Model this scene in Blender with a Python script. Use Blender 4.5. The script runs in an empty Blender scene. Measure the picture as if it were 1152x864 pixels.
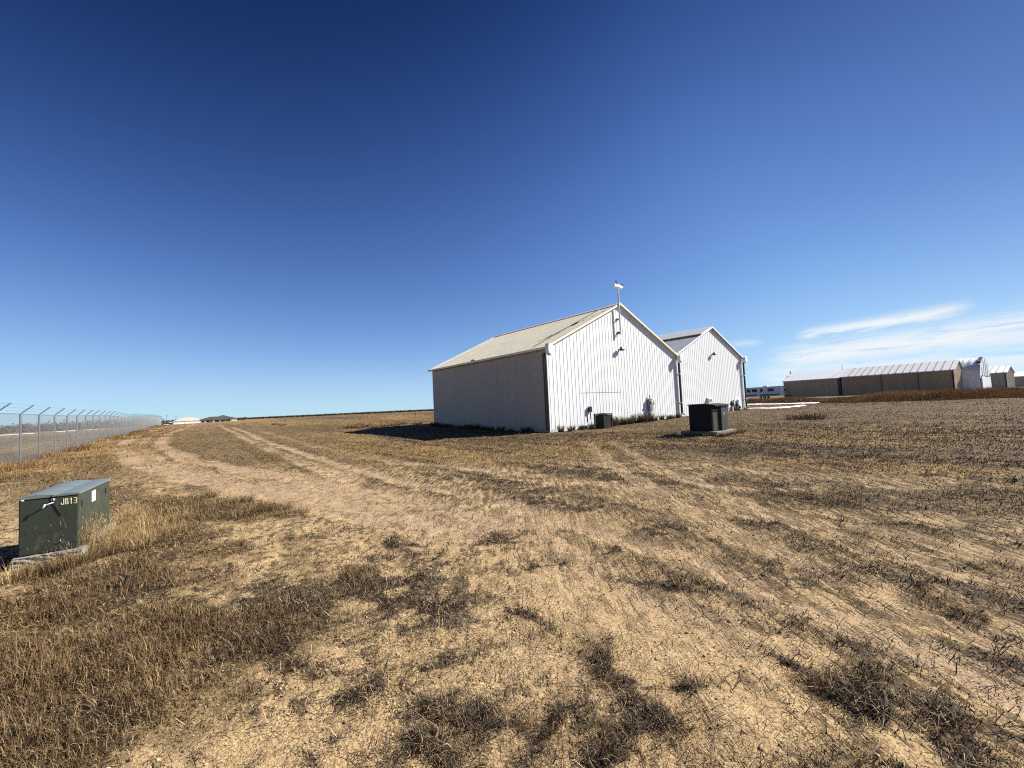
import bpy, bmesh, math, random
import numpy as np
from mathutils import Vector, Matrix

C = bpy.context.scene.collection
scene = bpy.context.scene
RAD = math.radians

# ------------------------------------------------------------------ camera
F, CX, CY, EYE = 468.65, 576.0, 432.0, 1.6
PITCH, ROLL = 0.0516, 0.0458
fw = np.array([0, math.cos(PITCH), math.sin(PITCH)])
_r0 = np.array([1.0, 0, 0]); _u0 = np.cross(_r0, fw)
rt = _r0 * math.cos(ROLL) - _u0 * math.sin(ROLL)
up = _u0 * math.cos(ROLL) + _r0 * math.sin(ROLL)
cam_data = bpy.data.cameras.new('camera')
cam_data.sensor_width = 36.0
cam_data.lens = F / 1152 * 36.0
cam_data.clip_start = 0.05
cam_data.clip_end = 20000
cam = bpy.data.objects.new('camera', cam_data)
C.objects.link(cam)
m = Matrix.Identity(4)
for i in range(3):
    m[i][0], m[i][1], m[i][2] = rt[i], up[i], -fw[i]
m[2][3] = EYE
cam.matrix_world = m
scene.camera = cam

# ------------------------------------------------------------------ light
SUN_AZ, SUN_EL = RAD(76.0), RAD(35.5)          # azimuth clockwise from +Y
sv = Vector((math.sin(SUN_AZ) * math.cos(SUN_EL), math.cos(SUN_AZ) * math.cos(SUN_EL), math.sin(SUN_EL)))
sun_data = bpy.data.lights.new('sun', 'SUN')
sun_data.energy = 5.0
sun_data.angle = RAD(0.53)
sun_data.color = (1.0, 0.95, 0.87)
sun = bpy.data.objects.new('sun', sun_data)
C.objects.link(sun)
sun.rotation_euler = (-sv).to_track_quat('-Z', 'Y').to_euler()

world = bpy.data.worlds.new('World')
scene.world = world
world.use_nodes = True
nt = world.node_tree
nt.nodes.clear()


def wn(t, **kw):
    n = nt.nodes.new(t)
    for k, v in kw.items():
        setattr(n, k, v)
    return n


def wmath(op, a, b=None, c=None):
    n = wn('ShaderNodeMath', operation=op)
    for i, v in enumerate((a, b, c)):
        if v is None:
            continue
        if isinstance(v, (int, float)):
            n.inputs[i].default_value = v
        else:
            nt.links.new(v, n.inputs[i])
    return n.outputs[0]


sky = wn('ShaderNodeTexSky', sky_type='NISHITA')
sky.sun_disc = False
sky.sun_elevation = SUN_EL
sky.sun_rotation = SUN_AZ
sky.altitude = 4000
sky.air_density = 1.0
sky.dust_density = 0.1
sky.ozone_density = 6.0
EXPO = 1.0
SKY_STRENGTH = 0.10
# photographic response of the sky: contrast per channel, deepening towards the zenith, soft shoulder at the horizon
tc = wn('ShaderNodeTexCoord')
sep = wn('ShaderNodeSeparateXYZ'); nt.links.new(tc.outputs['Generated'], sep.inputs[0])
az = wmath('ARCTAN2', sep.outputs[0], sep.outputs[1])
el = wmath('ARCSINE', sep.outputs[2])
sdot = wmath('ADD', wmath('MULTIPLY_ADD', sep.outputs[0], sv.x, wmath('MULTIPLY', sep.outputs[1], sv.y)), wmath('MULTIPLY', sep.outputs[2], sv.z))
away = wmath('SUBTRACT', wmath('ARCCOSINE', wmath('MINIMUM', sdot, 0.99999)), 1.0)
deep = wn('ShaderNodeMapRange', interpolation_type='SMOOTHSTEP'); nt.links.new(wmath('MULTIPLY_ADD', away, 0.22, el), deep.inputs[0])
for _i, _v in enumerate((0.32, 1.0, 1.0, 0.23)):
    deep.inputs[_i + 1].default_value = _v
near = wn('ShaderNodeMapRange', interpolation_type='SMOOTHSTEP'); nt.links.new(sdot, near.inputs[0])
for _i, _v in enumerate((0.7, 1.0, 1.0, 0.62)):
    near.inputs[_i + 1].default_value = _v
skc = wn('ShaderNodeSeparateColor'); nt.links.new(sky.outputs[0], skc.inputs[0])
hsv = wn('ShaderNodeCombineColor')
for _i, (ref, tgt, gm, cap, dg) in enumerate(((0.67, 0.091, 1.5, 0.52, 1.25), (1.41, 0.205, 1.35, 0.85, 1.0), (3.20, 0.578, 1.25, 1.1, 0.78))):
    v = wmath('MULTIPLY', wmath('POWER', wmath('DIVIDE', skc.outputs[_i], ref), gm), tgt)
    v = wmath('MULTIPLY', wmath('MULTIPLY', v, wmath('POWER', deep.outputs[0], dg)), near.outputs[0])
    q = wmath('DIVIDE', v, cap)
    v = wmath('DIVIDE', v, wmath('SQRT', wmath('MULTIPLY_ADD', q, q, 1.0)))
    nt.links.new(wmath('DIVIDE', v, SKY_STRENGTH * 2 ** EXPO), hsv.inputs[_i])
# high thin clouds low over the right-hand horizon


def cloud_noise(sx, sy, off, skew):
    cb = wn('ShaderNodeCombineXYZ')
    nt.links.new(wmath('MULTIPLY', az, sx), cb.inputs[0])
    nt.links.new(wmath('MULTIPLY', wmath('SUBTRACT', el, wmath('MULTIPLY', az, skew)), sy), cb.inputs[1])
    cb.inputs[2].default_value = off
    n = wn('ShaderNodeTexNoise'); n.inputs['Scale'].default_value = 1.0
    n.inputs['Detail'].default_value = 7.0; n.inputs['Roughness'].default_value = 0.6
    n.inputs['Distortion'].default_value = 0.4
    nt.links.new(cb.outputs[0], n.inputs['Vector'])
    return n.outputs[0]


def band(az0, az1, e0, e1, w, soft):
    """soft streak running from (az0,e0) to (az1,e1), half width w"""
    k = (e1 - e0) / (az1 - az0)
    d = wmath('SUBTRACT', el, wmath('MULTIPLY_ADD', az, k, e0 - k * az0))
    g = wmath('EXPONENT', wmath('MULTIPLY', wmath('MULTIPLY', d, d), -1.0 / (w * w)))
    a = wn('ShaderNodeMapRange', interpolation_type='SMOOTHSTEP'); nt.links.new(az, a.inputs[0])
    a.inputs[1].default_value = az0; a.inputs[2].default_value = az0 + soft
    b = wn('ShaderNodeMapRange', interpolation_type='SMOOTHSTEP'); nt.links.new(az, b.inputs[0])
    b.inputs[1].default_value = az1 + soft; b.inputs[2].default_value = az1
    return wmath('MULTIPLY', wmath('MULTIPLY', g, a.outputs[0]), b.outputs[0])


def pix_dir(px, py):
    d = fw * F + rt * (px - CX) + up * (CY - py)
    d = d / np.linalg.norm(d)
    return math.atan2(d[0], d[1]), math.asin(d[2])


CLOUDS = [  # (x0,y0,x1,y1, half width px, soft, gain)
    (888, 380, 1062, 351, 6.5, 0.045, 1.0),
    (850, 408, 1190, 362, 14, 0.09, 1.0),
    (1000, 392, 1200, 372, 10, 0.10, 0.8),
    (835, 425, 1200, 400, 16, 0.08, 0.75),
    (815, 388, 845, 386, 4, 0.03, 0.4),
]
tot = None
for i, (x0, y0, x1, y1, wpx, soft, gain) in enumerate(CLOUDS):
    a0, e0 = pix_dir(x0, y0); a1, e1 = pix_dir(x1, y1)
    g = band(a0, a1, e0, e1, wpx / F * 0.75, soft)
    nz = cloud_noise(13, 95, 3.1 * i, (e1 - e0) / (a1 - a0))
    mr = wn('ShaderNodeMapRange', interpolation_type='SMOOTHSTEP'); nt.links.new(nz, mr.inputs[0])
    mr.inputs[1].default_value = 0.26; mr.inputs[2].default_value = 0.54
    v = wmath('MULTIPLY', wmath('MULTIPLY', g, mr.outputs[0]), gain)
    tot = v if tot is None else wmath('MAXIMUM', tot, v)
mix = wn('ShaderNodeMix', data_type='RGBA')
nt.links.new(tot, mix.inputs[0])
nt.links.new(hsv.outputs[0], mix.inputs[6])
mix.inputs[7].default_value = (4.35, 4.6, 4.8, 1)
bg = wn('ShaderNodeBackground'); bg.inputs[1].default_value = SKY_STRENGTH
nt.links.new(mix.outputs[2], bg.inputs[0])
wo = wn('ShaderNodeOutputWorld'); nt.links.new(bg.outputs[0], wo.inputs[0])

scene.view_settings.view_transform = 'Standard'
scene.view_settings.look = 'None'
scene.view_settings.exposure = EXPO
scene.view_settings.gamma = 1.0
scene.render.engine = 'CYCLES'
scene.cycles.max_bounces = 5
scene.cycles.diffuse_bounces = 3
scene.cycles.use_denoising = False
scene.cycles.filter_width = 1.1

# ------------------------------------------------------------------ pixel geometry (reference photo 1152x864)


def ray(px, py):
    return fw * F + rt * (px - CX) + up * (CY - py)


def at_z(px, py, z=0.0):
    d = ray(px, py)
    return d * ((z - EYE) / d[2]) + np.array([0, 0, EYE])


def at_y(px, py, y):
    d = ray(px, py)
    return d * (y / d[1]) + np.array([0, 0, EYE])


def at_plane(px, py, p0, n):
    d = ray(px, py); o = np.array([0, 0, EYE])
    t = np.dot(np.array(p0) - o, n) / np.dot(d, n)
    return o + d * t


# ------------------------------------------------------------------ numpy noise


def _hash(ix, iy, seed):
    h = (ix.astype(np.int64) * 374761393 + iy.astype(np.int64) * 668265263 + seed * 1442695041) & 0xFFFFFFFF
    h = ((h ^ (h >> 13)) * 1274126177) & 0xFFFFFFFF
    h = h ^ (h >> 16)
    return (h & 0xFFFFFF) / float(0xFFFFFF)


def vnoise(x, y, seed=0):
    x = np.asarray(x, float); y = np.asarray(y, float)
    ix = np.floor(x); iy = np.floor(y)
    fx = x - ix; fy = y - iy
    fx = fx * fx * (3 - 2 * fx); fy = fy * fy * (3 - 2 * fy)
    a = _hash(ix, iy, seed); b = _hash(ix + 1, iy, seed)
    c = _hash(ix, iy + 1, seed); d = _hash(ix + 1, iy + 1, seed)
    return (a * (1 - fx) + b * fx) * (1 - fy) + (c * (1 - fx) + d * fx) * fy


def fbm(x, y, seed=0, octv=4, gain=0.5):
    s = 0; a = 1; t = 0
    for o in range(octv):
        c, sn = math.cos(o * 0.7), math.sin(o * 0.7)
        s = s + a * vnoise((x * c - y * sn) * 2 ** o + 17.3 * o, (x * sn + y * c) * 2 ** o - 9.1 * o, seed + o)
        t += a; a *= gain
    return s / t


def sstep(a, b, x):
    t = np.clip((x - a) / (b - a), 0, 1)          # a may be larger than b for a falling step
    return t * t * (3 - 2 * t)


YAW = RAD(38.89)
RX, RY = math.cos(YAW), math.sin(YAW)      # along the gables
DX, DY = -math.sin(YAW), math.cos(YAW)     # along the long walls, the fence and the mowing rows

# ------------------------------------------------------------------ terrain height
HCTRL = np.array([
    (0, 0, 0), (-5.6, 4.7, 0), (6, 3, 0), (0, 8, 0), (8, 10, 0), (-2, 15, -.02), (2, 23.4, -.05), (-6.4, 33.9, .30),
    (12.7, 32, .14), (21.6, 39.2, .28), (-13, 29, .02), (8.2, 17, .03), (16, 16, .05), (24, 22, .08),
    (-22, 19, .03), (-14, 12, 0), (-40, 41, .2), (-58, 64, .35), (-80, 92, .5), (-105, 125, .6), (-130, 110, -.3),
    (-70, 110, 1.0), (-45, 100, .95), (-25, 95, .75), (0, 90, .6), (20, 62, .35), (50, 50, .2), (90, 80, .3),
    (70, 110, .4), (130, 100, .3), (-60, 40, -.2), (-40, 10, -.2), (0, -20, 0), (40, -10, 0), (-30, -20, 0),
    (-300, 300, -2), (0, 400, -.6), (300, 300, -.5), (400, 0, -.5), (-400, 0, -2.5), (0, -400, -1), (-200, 480, -1.5),
    (200, 500, -.5), (-420, 420, -3.5), (-900, 700, -5), (0, 1200, -1), (900, 900, -1), (-1500, 300, -6)])


def height(x, y):
    x = np.asarray(x, float); y = np.asarray(y, float)
    num = np.zeros_like(x); den = np.zeros_like(x)
    r = np.hypot(x, y)
    for cx, cy, cz in HCTRL:
        s = 3.0 + 0.10 * math.hypot(cx, cy)
        w = 1.0 / ((x - cx) ** 2 + (y - cy) ** 2 + s * s) ** 2
        w = w * s ** 2.5
        num += w * cz; den += w
    h = num / den
    h = h + (fbm(x * .10, y * .10, 5, 3) - .5) * .14 * sstep(6, 40, r)
    return h


def hz(x, y):
    return float(height(np.array([x]), np.array([y]))[0])


# ------------------------------------------------------------------ ground cover masks, all laid out on the ground in metres


def ell(cx, cy, rx, ry, wt, ang=0.0):
    c = at_z(cx, cy)[:2]
    ca, sa = math.cos(RAD(ang)), math.sin(RAD(ang))
    a = at_z(cx + rx * ca, cy + rx * sa)[:2] - c
    b = at_z(cx - ry * sa, cy + ry * ca)[:2] - c
    M = np.linalg.inv(np.array([a, b]).T)
    return c, M, wt


LITTER = [ell(*e) for e in [
    (465, 668, 72, 34, .95, 8), (400, 672, 60, 20, .6), (320, 672, 80, 20, .65), (250, 695, 60, 26, .45), (520, 680, 26, 10, .6, 15),
    (625, 630, 46, 8, .85, -6), (655, 619, 24, 5, .8), (568, 605, 34, 8, .75, -8), (500, 600, 18, 5, .65), (437, 612, 18, 6, .75),
    (485, 611, 36, 6, .6), (450, 628, 60, 10, .55), (700, 644, 14, 6, .9, 20), (738, 656, 44, 8, .9, 10), (790, 664, 34, 7, .7, 14),
    (570, 700, 26, 9, .8, 25), (588, 716, 10, 10, .7), (512, 744, 28, 12, .7, -15), (405, 775, 60, 22, .55), (440, 760, 40, 10, .5, -20),
    (678, 762, 26, 18, .95, 35), (712, 790, 40, 16, .8, 40), (760, 790, 40, 4, .8, 8), (532, 798, 22, 14, .85), (505, 842, 30, 16, .8),
    (608, 822, 12, 30, .9, 12), (690, 842, 46, 14, .6), (752, 822, 26, 14, .95), (460, 852, 30, 8, .45), (560, 810, 30, 8, .45),
    (650, 800, 60, 8, .3), (925, 655, 36, 8, .95, 12), (900, 650, 30, 6, .8, 15), (885, 742, 30, 8, .9, 22), (905, 760, 26, 12, .95, 35),
    (945, 778, 42, 26, .95, 10), (990, 735, 34, 9, .9, 10), (1028, 752, 26, 9, .9, 12), (1070, 766, 30, 10, .7, 15), (1010, 790, 40, 8, .7, 20),
    (1050, 812, 50, 20, .95, 25), (1090, 838, 46, 20, .9, 25), (1140, 850, 24, 14, .9), (1130, 800, 40, 10, .5), (905, 855, 24, 9, .9, 28), (870, 840, 20, 6, .7, 28),
    (1090, 690, 44, 9, .85, 12), (1138, 708, 30, 8, .9, 14), (1040, 672, 24, 8, .7), (1000, 664, 40, 6, .6, 10), (800, 690, 30, 5, .6, 25),
    (836, 672, 36, 6, .6, 15), (856, 700, 40, 5, .5, 20), (790, 712, 30, 5, .6, 12), (640, 600, 40, 5, .5), (720, 605, 40, 5, .6),
    (770, 598, 30, 6, .7), (690, 585, 40, 5, .4), (560, 560, 50, 5, .55), (600, 567, 20, 4, .7), (500, 560, 40, 5, .5), (415, 546, 40, 4, .4),
    (60, 830, 70, 30, .85), (90, 760, 60, 20, .5), (200, 745, 60, 16, .45), (140, 664, 40, 8, .6), (190, 690, 50, 10, .4), (100, 690, 60, 10, .3),
    (280, 720, 70, 18, .7), (230, 755, 40, 12, .6), (300, 800, 60, 8, .4), (350, 745, 50, 8, .5), (335, 850, 30, 4, .6), (365, 830, 14, 6, .6),
    (760, 560, 50, 6, .4), (850, 590, 80, 8, .5, 8), (960, 620, 90, 8, .55, 10), (1060, 600, 90, 8, .5, 6), (1000, 570, 100, 6, .5, 4), (900, 545, 120, 6, .45),
    (960, 700, 60, 7, .5, 14), (1080, 740, 60, 6, .5, 14), (880, 620, 60, 6, .5, 10), (980, 645, 80, 7, .55, 10), (1120, 660, 60, 8, .5, 10),
    (470, 575, 30, 4, .6), (400, 590, 40, 4, .4), (330, 600, 30, 4, .4), (360, 640, 60, 6, .4), (250, 640, 60, 6, .35), (200, 600, 50, 8, .3),
]]
GRASS = [ell(*e) for e in [
    (40, 760, 190, 70, 1.0), (130, 800, 90, 60, .8), (0, 850, 110, 60, .95), (200, 715, 140, 34, .85), (300, 700, 120, 26, .55),
    (120, 655, 120, 24, .75), (60, 690, 110, 26, .9), (170, 600, 60, 40, .85), (260, 572, 70, 14, .85), (200, 570, 60, 16, .8), (90, 560, 90, 30, .6),
    (140, 640, 40, 20, .8), (230, 620, 60, 14, .5), (400, 655, 16, 14, .9), (330, 690, 80, 30, .5), (640, 830, 30, 20, .35), (560, 800, 40, 14, .35),
    (950, 775, 34, 26, .8), (1040, 670, 22, 8, .8), (1060, 800, 40, 16, .4), (60, 540, 90, 14, .5), (20, 530, 60, 20, .7), (100, 520, 60, 10, .7),
    (250, 525, 60, 8, .5), (300, 540, 60, 8, .4), (330, 510, 100, 12, .45), (240, 500, 70, 8, .5), (420, 555, 60, 5, .35),
    (900, 480, 120, 14, .9), (1050, 490, 160, 20, .9), (1000, 520, 160, 16, .7), (860, 510, 80, 12, .7), (1100, 560, 120, 20, .6), (930, 560, 120, 14, .5),
    (820, 540, 100, 10, .4), (720, 515, 60, 8, .5), (1000, 600, 150, 20, .4), (1110, 640, 90, 20, .45), (600, 508, 60, 8, .5),
    (430, 545, 40, 5, .4), (300, 580, 40, 6, .4), (620, 535, 60, 6, .4), (700, 535, 60, 6, .45), (640, 552, 70, 5, .35), (520, 535, 60, 5, .3),
]]
GOLD = [ell(*e) for e in [
    (1000, 490, 190, 22, .55), (880, 492, 90, 12, .5),
    (480, 505, 150, 13, .95), (620, 502, 110, 9, .8), (400, 490, 90, 8, .8), (700, 490, 60, 6, .7), (760, 497, 60, 7, .6), (560, 522, 80, 8, .5),
    (1050, 525, 120, 12, .9), (920, 517, 90, 8, .7), (1140, 535, 50, 12, .9), (1000, 503, 100, 8, .5), (80, 505, 70, 9, .9), (120, 495, 50, 7, .8),
    (160, 585, 40, 30, .5), (40, 525, 50, 10, .7), (180, 482, 60, 5, .6), (345, 478, 120, 4, .8), (440, 472, 60, 4, .8), (60, 750, 80, 40, .4), (30, 700, 60, 20, .4),
]]
SANDY = [ell(*e) for e in [
    (600, 680, 120, 50, .9), (780, 740, 110, 60, .9), (640, 590, 160, 26, .55), (380, 820, 160, 40, .85), (300, 850, 140, 26, .8), (820, 810, 70, 50, .8),
    (330, 560, 120, 16, .6), (380, 630, 100, 20, .4), (560, 750, 60, 30, .7), (160, 515, 30, 12, .8), (1000, 710, 60, 10, .5), (700, 560, 80, 14, .4), (860, 690, 50, 14, .3),
]]


def trk(pts):
    return np.array([at_z(x, y)[:2] for x, y in pts])


TRACKS = [  # (polyline, half width m, strength)
    (trk([(205, 478.5), (160, 490), (136, 503), (150, 520), (215, 536), (300, 552), (400, 572), (520, 602)]), .42, .9),
    (trk([(222, 480), (190, 490), (180, 502), (215, 518), (300, 533), (390, 548), (500, 572), (600, 600)]), .36, .85),
    (trk([(214, 479), (176, 490), (158, 502), (180, 519), (258, 535), (345, 551), (450, 574)]), .22, .55),
    (trk([(262, 483), (300, 497), (345, 512), (400, 527), (470, 545), (560, 563), (660, 592), (760, 625), (900, 680), (1060, 745), (1200, 800)]), .22, .85),
    (trk([(246, 481), (290, 500), (340, 520), (400, 541), (480, 566), (560, 592), (650, 628), (760, 680), (900, 745)]), .25, .6),
    (trk([(660, 497), (700, 530), (760, 566), (850, 610), (960, 655), (1152, 722)]), .20, .6),
    (trk([(690, 497), (740, 525), (820, 560), (940, 600), (1152, 668)]), .20, .5),
    (trk([(560, 530), (700, 548), (860, 575), (1000, 600), (1152, 630)]), .16, .5),
    (trk([(300, 488), (370, 506), (450, 520), (560, 530)]), .3, .5),
]


def blob_sum(lst, x, y):
    s = np.zeros_like(x)
    for c, M, wt in lst:
        A = np.linalg.inv(M)
        ex, ey = 2.6 * math.hypot(A[0, 0], A[0, 1]), 2.6 * math.hypot(A[1, 0], A[1, 1])
        k = np.nonzero((np.abs(x - c[0]) < ex) & (np.abs(y - c[1]) < ey))[0]
        if len(k) == 0:
            continue
        dx = x[k] - c[0]; dy = y[k] - c[1]
        u = M[0, 0] * dx + M[0, 1] * dy; v = M[1, 0] * dx + M[1, 1] * dy
        s[k] = np.maximum(s[k], wt * np.exp(-(u * u + v * v) * 0.85))
    return s


def seg_dist(P, x, y):
    best = np.full_like(x, 1e9)
    for a, b in zip(P[:-1], P[1:]):
        d = b - a; L2 = d @ d
        t = np.clip(((x - a[0]) * d[0] + (y - a[1]) * d[1]) / L2, 0, 1)
        best = np.minimum(best, np.hypot(x - a[0] - t * d[0], y - a[1] - t * d[1]))
    return best


def chunked(fn):
    def g(x, y):
        x = np.asarray(x, float).ravel(); y = np.asarray(y, float).ravel()
        outs = [fn(x[i:i + 200000], y[i:i + 200000]) for i in range(0, max(1, len(x)), 200000)]
        return [np.concatenate([o[k] for o in outs]) for k in range(len(outs[0]))]
    return g


@chunked
def fields(x, y):
    r = np.hypot(x, y)
    k = np.clip(r * .035, .03, .8)                      # warp grows with distance
    wx = x + (fbm(x * 1.7, y * 1.7, 11, 4) - .5) * (.5 + k)
    wy = y + (fbm(x * 1.7, y * 1.7, 23, 4) - .5) * (.5 + k)
    u = x * DX + y * DY; v = x * RX + y * RY            # along and across the mowing rows
    rows = fbm(v * 2.2, u * .16, 31, 4)                 # streaks
    rows2 = fbm(v * .7, u * .06, 37, 3)
    patch = fbm(wx * .9, wy * .9, 41, 5, .6)
    big = fbm(x * .22, y * .22, 43, 4)
    fine = fbm(x * 4.5, y * 4.5, 47, 4, .6)
    right = sstep(-1.0, 5.0, v - .15 * u)
    lit = blob_sum(LITTER, wx, wy)
    gra = blob_sum(GRASS, wx, wy)
    gol = blob_sum(GOLD, wx, wy)
    san = blob_sum(SANDY, wx, wy)
    trackm = np.zeros_like(x)
    for P, hw, st in TRACKS:
        d = seg_dist(P, wx * .35 + x * .65, wy * .35 + y * .65)
        trackm = np.maximum(trackm, st * (1 - sstep(hw * .6, hw * 1.6, d)))
    trackm = trackm * (.55 + .45 * sstep(.35, .62, fbm(wx * 1.3, wy * 1.3, 53, 4)))
    lit = lit * 1.25 * sstep(.36, .54, fine * .62 + patch * .38 + .05 * lit)
    lit = np.maximum(lit, sstep(.55, .68, rows * .8 + patch * .2 + .05 * right) * (.14 + .50 * right) * (1 - .7 * san) * sstep(.3, .55, fine))
    lit = np.maximum(lit, sstep(.60, .78, patch * .8 + fine * .2) * .5)
    far = sstep(7, 20, r)
    gra = np.maximum(gra, (sstep(.42, .64, rows * .5 + big * .5 + .04 * right) * (.30 + .45 * far)) * (1 - .7 * san))
    gra = np.maximum(gra, (far * (.38 + .22 * right) + .10 * right) * (1 - .7 * san))
    gra = gra * sstep(.15, .5, fine * .5 + patch * .5 + .15)
    gol = gol * sstep(.2, .55, rows2 * .6 + patch * .4)
    nofar = sstep(60, 130, r)
    gol = gol * (1 - nofar) + nofar * .35 * sstep(.45, .6, big)
    gra = gra * (1 - .35 * nofar)
    lit = lit * (1 - trackm) * (1 - nofar)
    gra = gra * (1 - .85 * trackm); gol = gol * (1 - .7 * trackm)
    micro = (fbm(x * 5, y * 5, 61, 4) - .5) * .035 + (rows - .5) * .05 * (.3 + right) + (patch - .5) * .05 - trackm * .03 + gra * .015
    tus = fbm(wx * 3.3, wy * 3.3, 67, 3, .6)
    micro = micro + (sstep(.42, .72, tus) * .020 + (fine - .5) * .035) * (1 - .75 * san) * (1 - .6 * trackm)
    return np.clip(lit, 0, 1), np.clip(gra, 0, 1), np.clip(gol, 0, 1), np.clip(trackm, 0, 1), micro, np.clip(san, 0, 1), right


def ground_z(x, y):
    x = np.asarray(x, float); y = np.asarray(y, float)
    r = np.hypot(x, y)
    return height(x, y) + fields(x, y)[4].reshape(x.shape) * (1 - sstep(60, 120, r))


# ------------------------------------------------------------------ materials


class Mat:
    def __init__(self, name):
        self.m = bpy.data.materials.new(name); self.m.use_nodes = True
        self.t = self.m.node_tree
        self.b = self.t.nodes['Principled BSDF']

    def n(self, t, **kw):
        n = self.t.nodes.new(t)
        for k, v in kw.items():
            setattr(n, k, v)
        return n

    def l(self, a, b):
        self.t.links.new(a, b)

    def noise(self, scale, detail=4, rough=.55, vec=None, dist=0.0):
        n = self.n('ShaderNodeTexNoise')
        n.inputs['Scale'].default_value = scale; n.inputs['Detail'].default_value = detail
        n.inputs['Roughness'].default_value = rough; n.inputs['Distortion'].default_value = dist
        if vec is None:
            vec = self.coord()
        self.l(vec, n.inputs['Vector'])
        return n.outputs[0]

    def coord(self, scale=None, rotz=0.0):
        if not hasattr(self, '_tc'):
            self._tc = self.n('ShaderNodeTexCoord')
        if scale is None:
            return self._tc.outputs['Object']
        mp = self.n('ShaderNodeMapping')
        mp.inputs['Rotation'].default_value = (0, 0, rotz)
        mp.inputs['Scale'].default_value = scale
        self.l(self._tc.outputs['Object'], mp.inputs['Vector'])
        return mp.outputs[0]

    def ramp(self, fac, stops, interp='LINEAR'):
        r = self.n('ShaderNodeValToRGB'); r.color_ramp.interpolation = interp
        els = r.color_ramp.elements
        while len(els) < len(stops):
            els.new(.5)
        for e, (p, c) in zip(els, stops):
            e.position = p
            e.color = (*c, 1) if len(c) == 3 else c
        self.l(fac, r.inputs[0])
        return r.outputs[0]

    def mix(self, fac, a, b, mode='MIX'):
        n = self.n('ShaderNodeMix', data_type='RGBA', blend_type=mode)
        for i, v in ((0, fac), (6, a), (7, b)):
            if isinstance(v, (int, float)):
                n.inputs[i].default_value = v
            elif isinstance(v, tuple):
                n.inputs[i].default_value = (*v, 1)
            else:
                self.l(v, n.inputs[i])
        return n.outputs[2]

    def math(self, op, a, b=None, c=None):
        n = self.n('ShaderNodeMath', operation=op)
        for i, v in enumerate((a, b, c)):
            if v is None:
                continue
            if isinstance(v, (int, float)):
                n.inputs[i].default_value = v
            else:
                self.l(v, n.inputs[i])
        return n.outputs[0]

    def remap(self, v, a, b, c=0.0, d=1.0):
        n = self.n('ShaderNodeMapRange', interpolation_type='SMOOTHSTEP')
        self.l(v, n.inputs[0])
        for i, q in enumerate((a, b, c, d)):
            n.inputs[i + 1].default_value = q
        return n.outputs[0]

    def bump(self, h, strength=.3, dist=.01):
        n = self.n('ShaderNodeBump'); n.inputs['Strength'].default_value = strength; n.inputs['Distance'].default_value = dist
        self.l(h, n.inputs['Height']); self.l(n.outputs[0], self.b.inputs['Normal'])

    def set(self, **kw):
        for k, v in kw.items():
            k = k.replace('_', ' ')
            if isinstance(v, tuple) and len(v) == 3:
                v = (*v, 1)
            if hasattr(v, 'is_linked'):
                self.l(v, self.b.inputs[k])
            else:
                self.b.inputs[k].default_value = v
        return self


def painted(name, col, rough=.5, var=.12, dirt=None, dirt_amt=.25, metal=0.0, scale=1.5, streak=False):
    M = Mat(name)
    dark = tuple(c * (1 - var) for c in col); lite = tuple(min(.9, c * (1 + var * .5)) for c in col)
    vec = M.coord((1.0, 1.0, .12)) if streak else M.coord()
    n = M.noise(scale, 6, .6, vec)
    c = M.ramp(n, [(.3, dark), (.7, lite)])
    if dirt:
        n2 = M.noise(scale * 2.7, 5, .65, M.coord((1, 1, .3)))
        c = M.mix(M.remap(n2, .52, .72, 0, dirt_amt), c, dirt)
    M.set(Base_Color=c, Roughness=rough, Metallic=metal)
    M.b.inputs['Specular IOR Level'].default_value = .3
    return M.m


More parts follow.
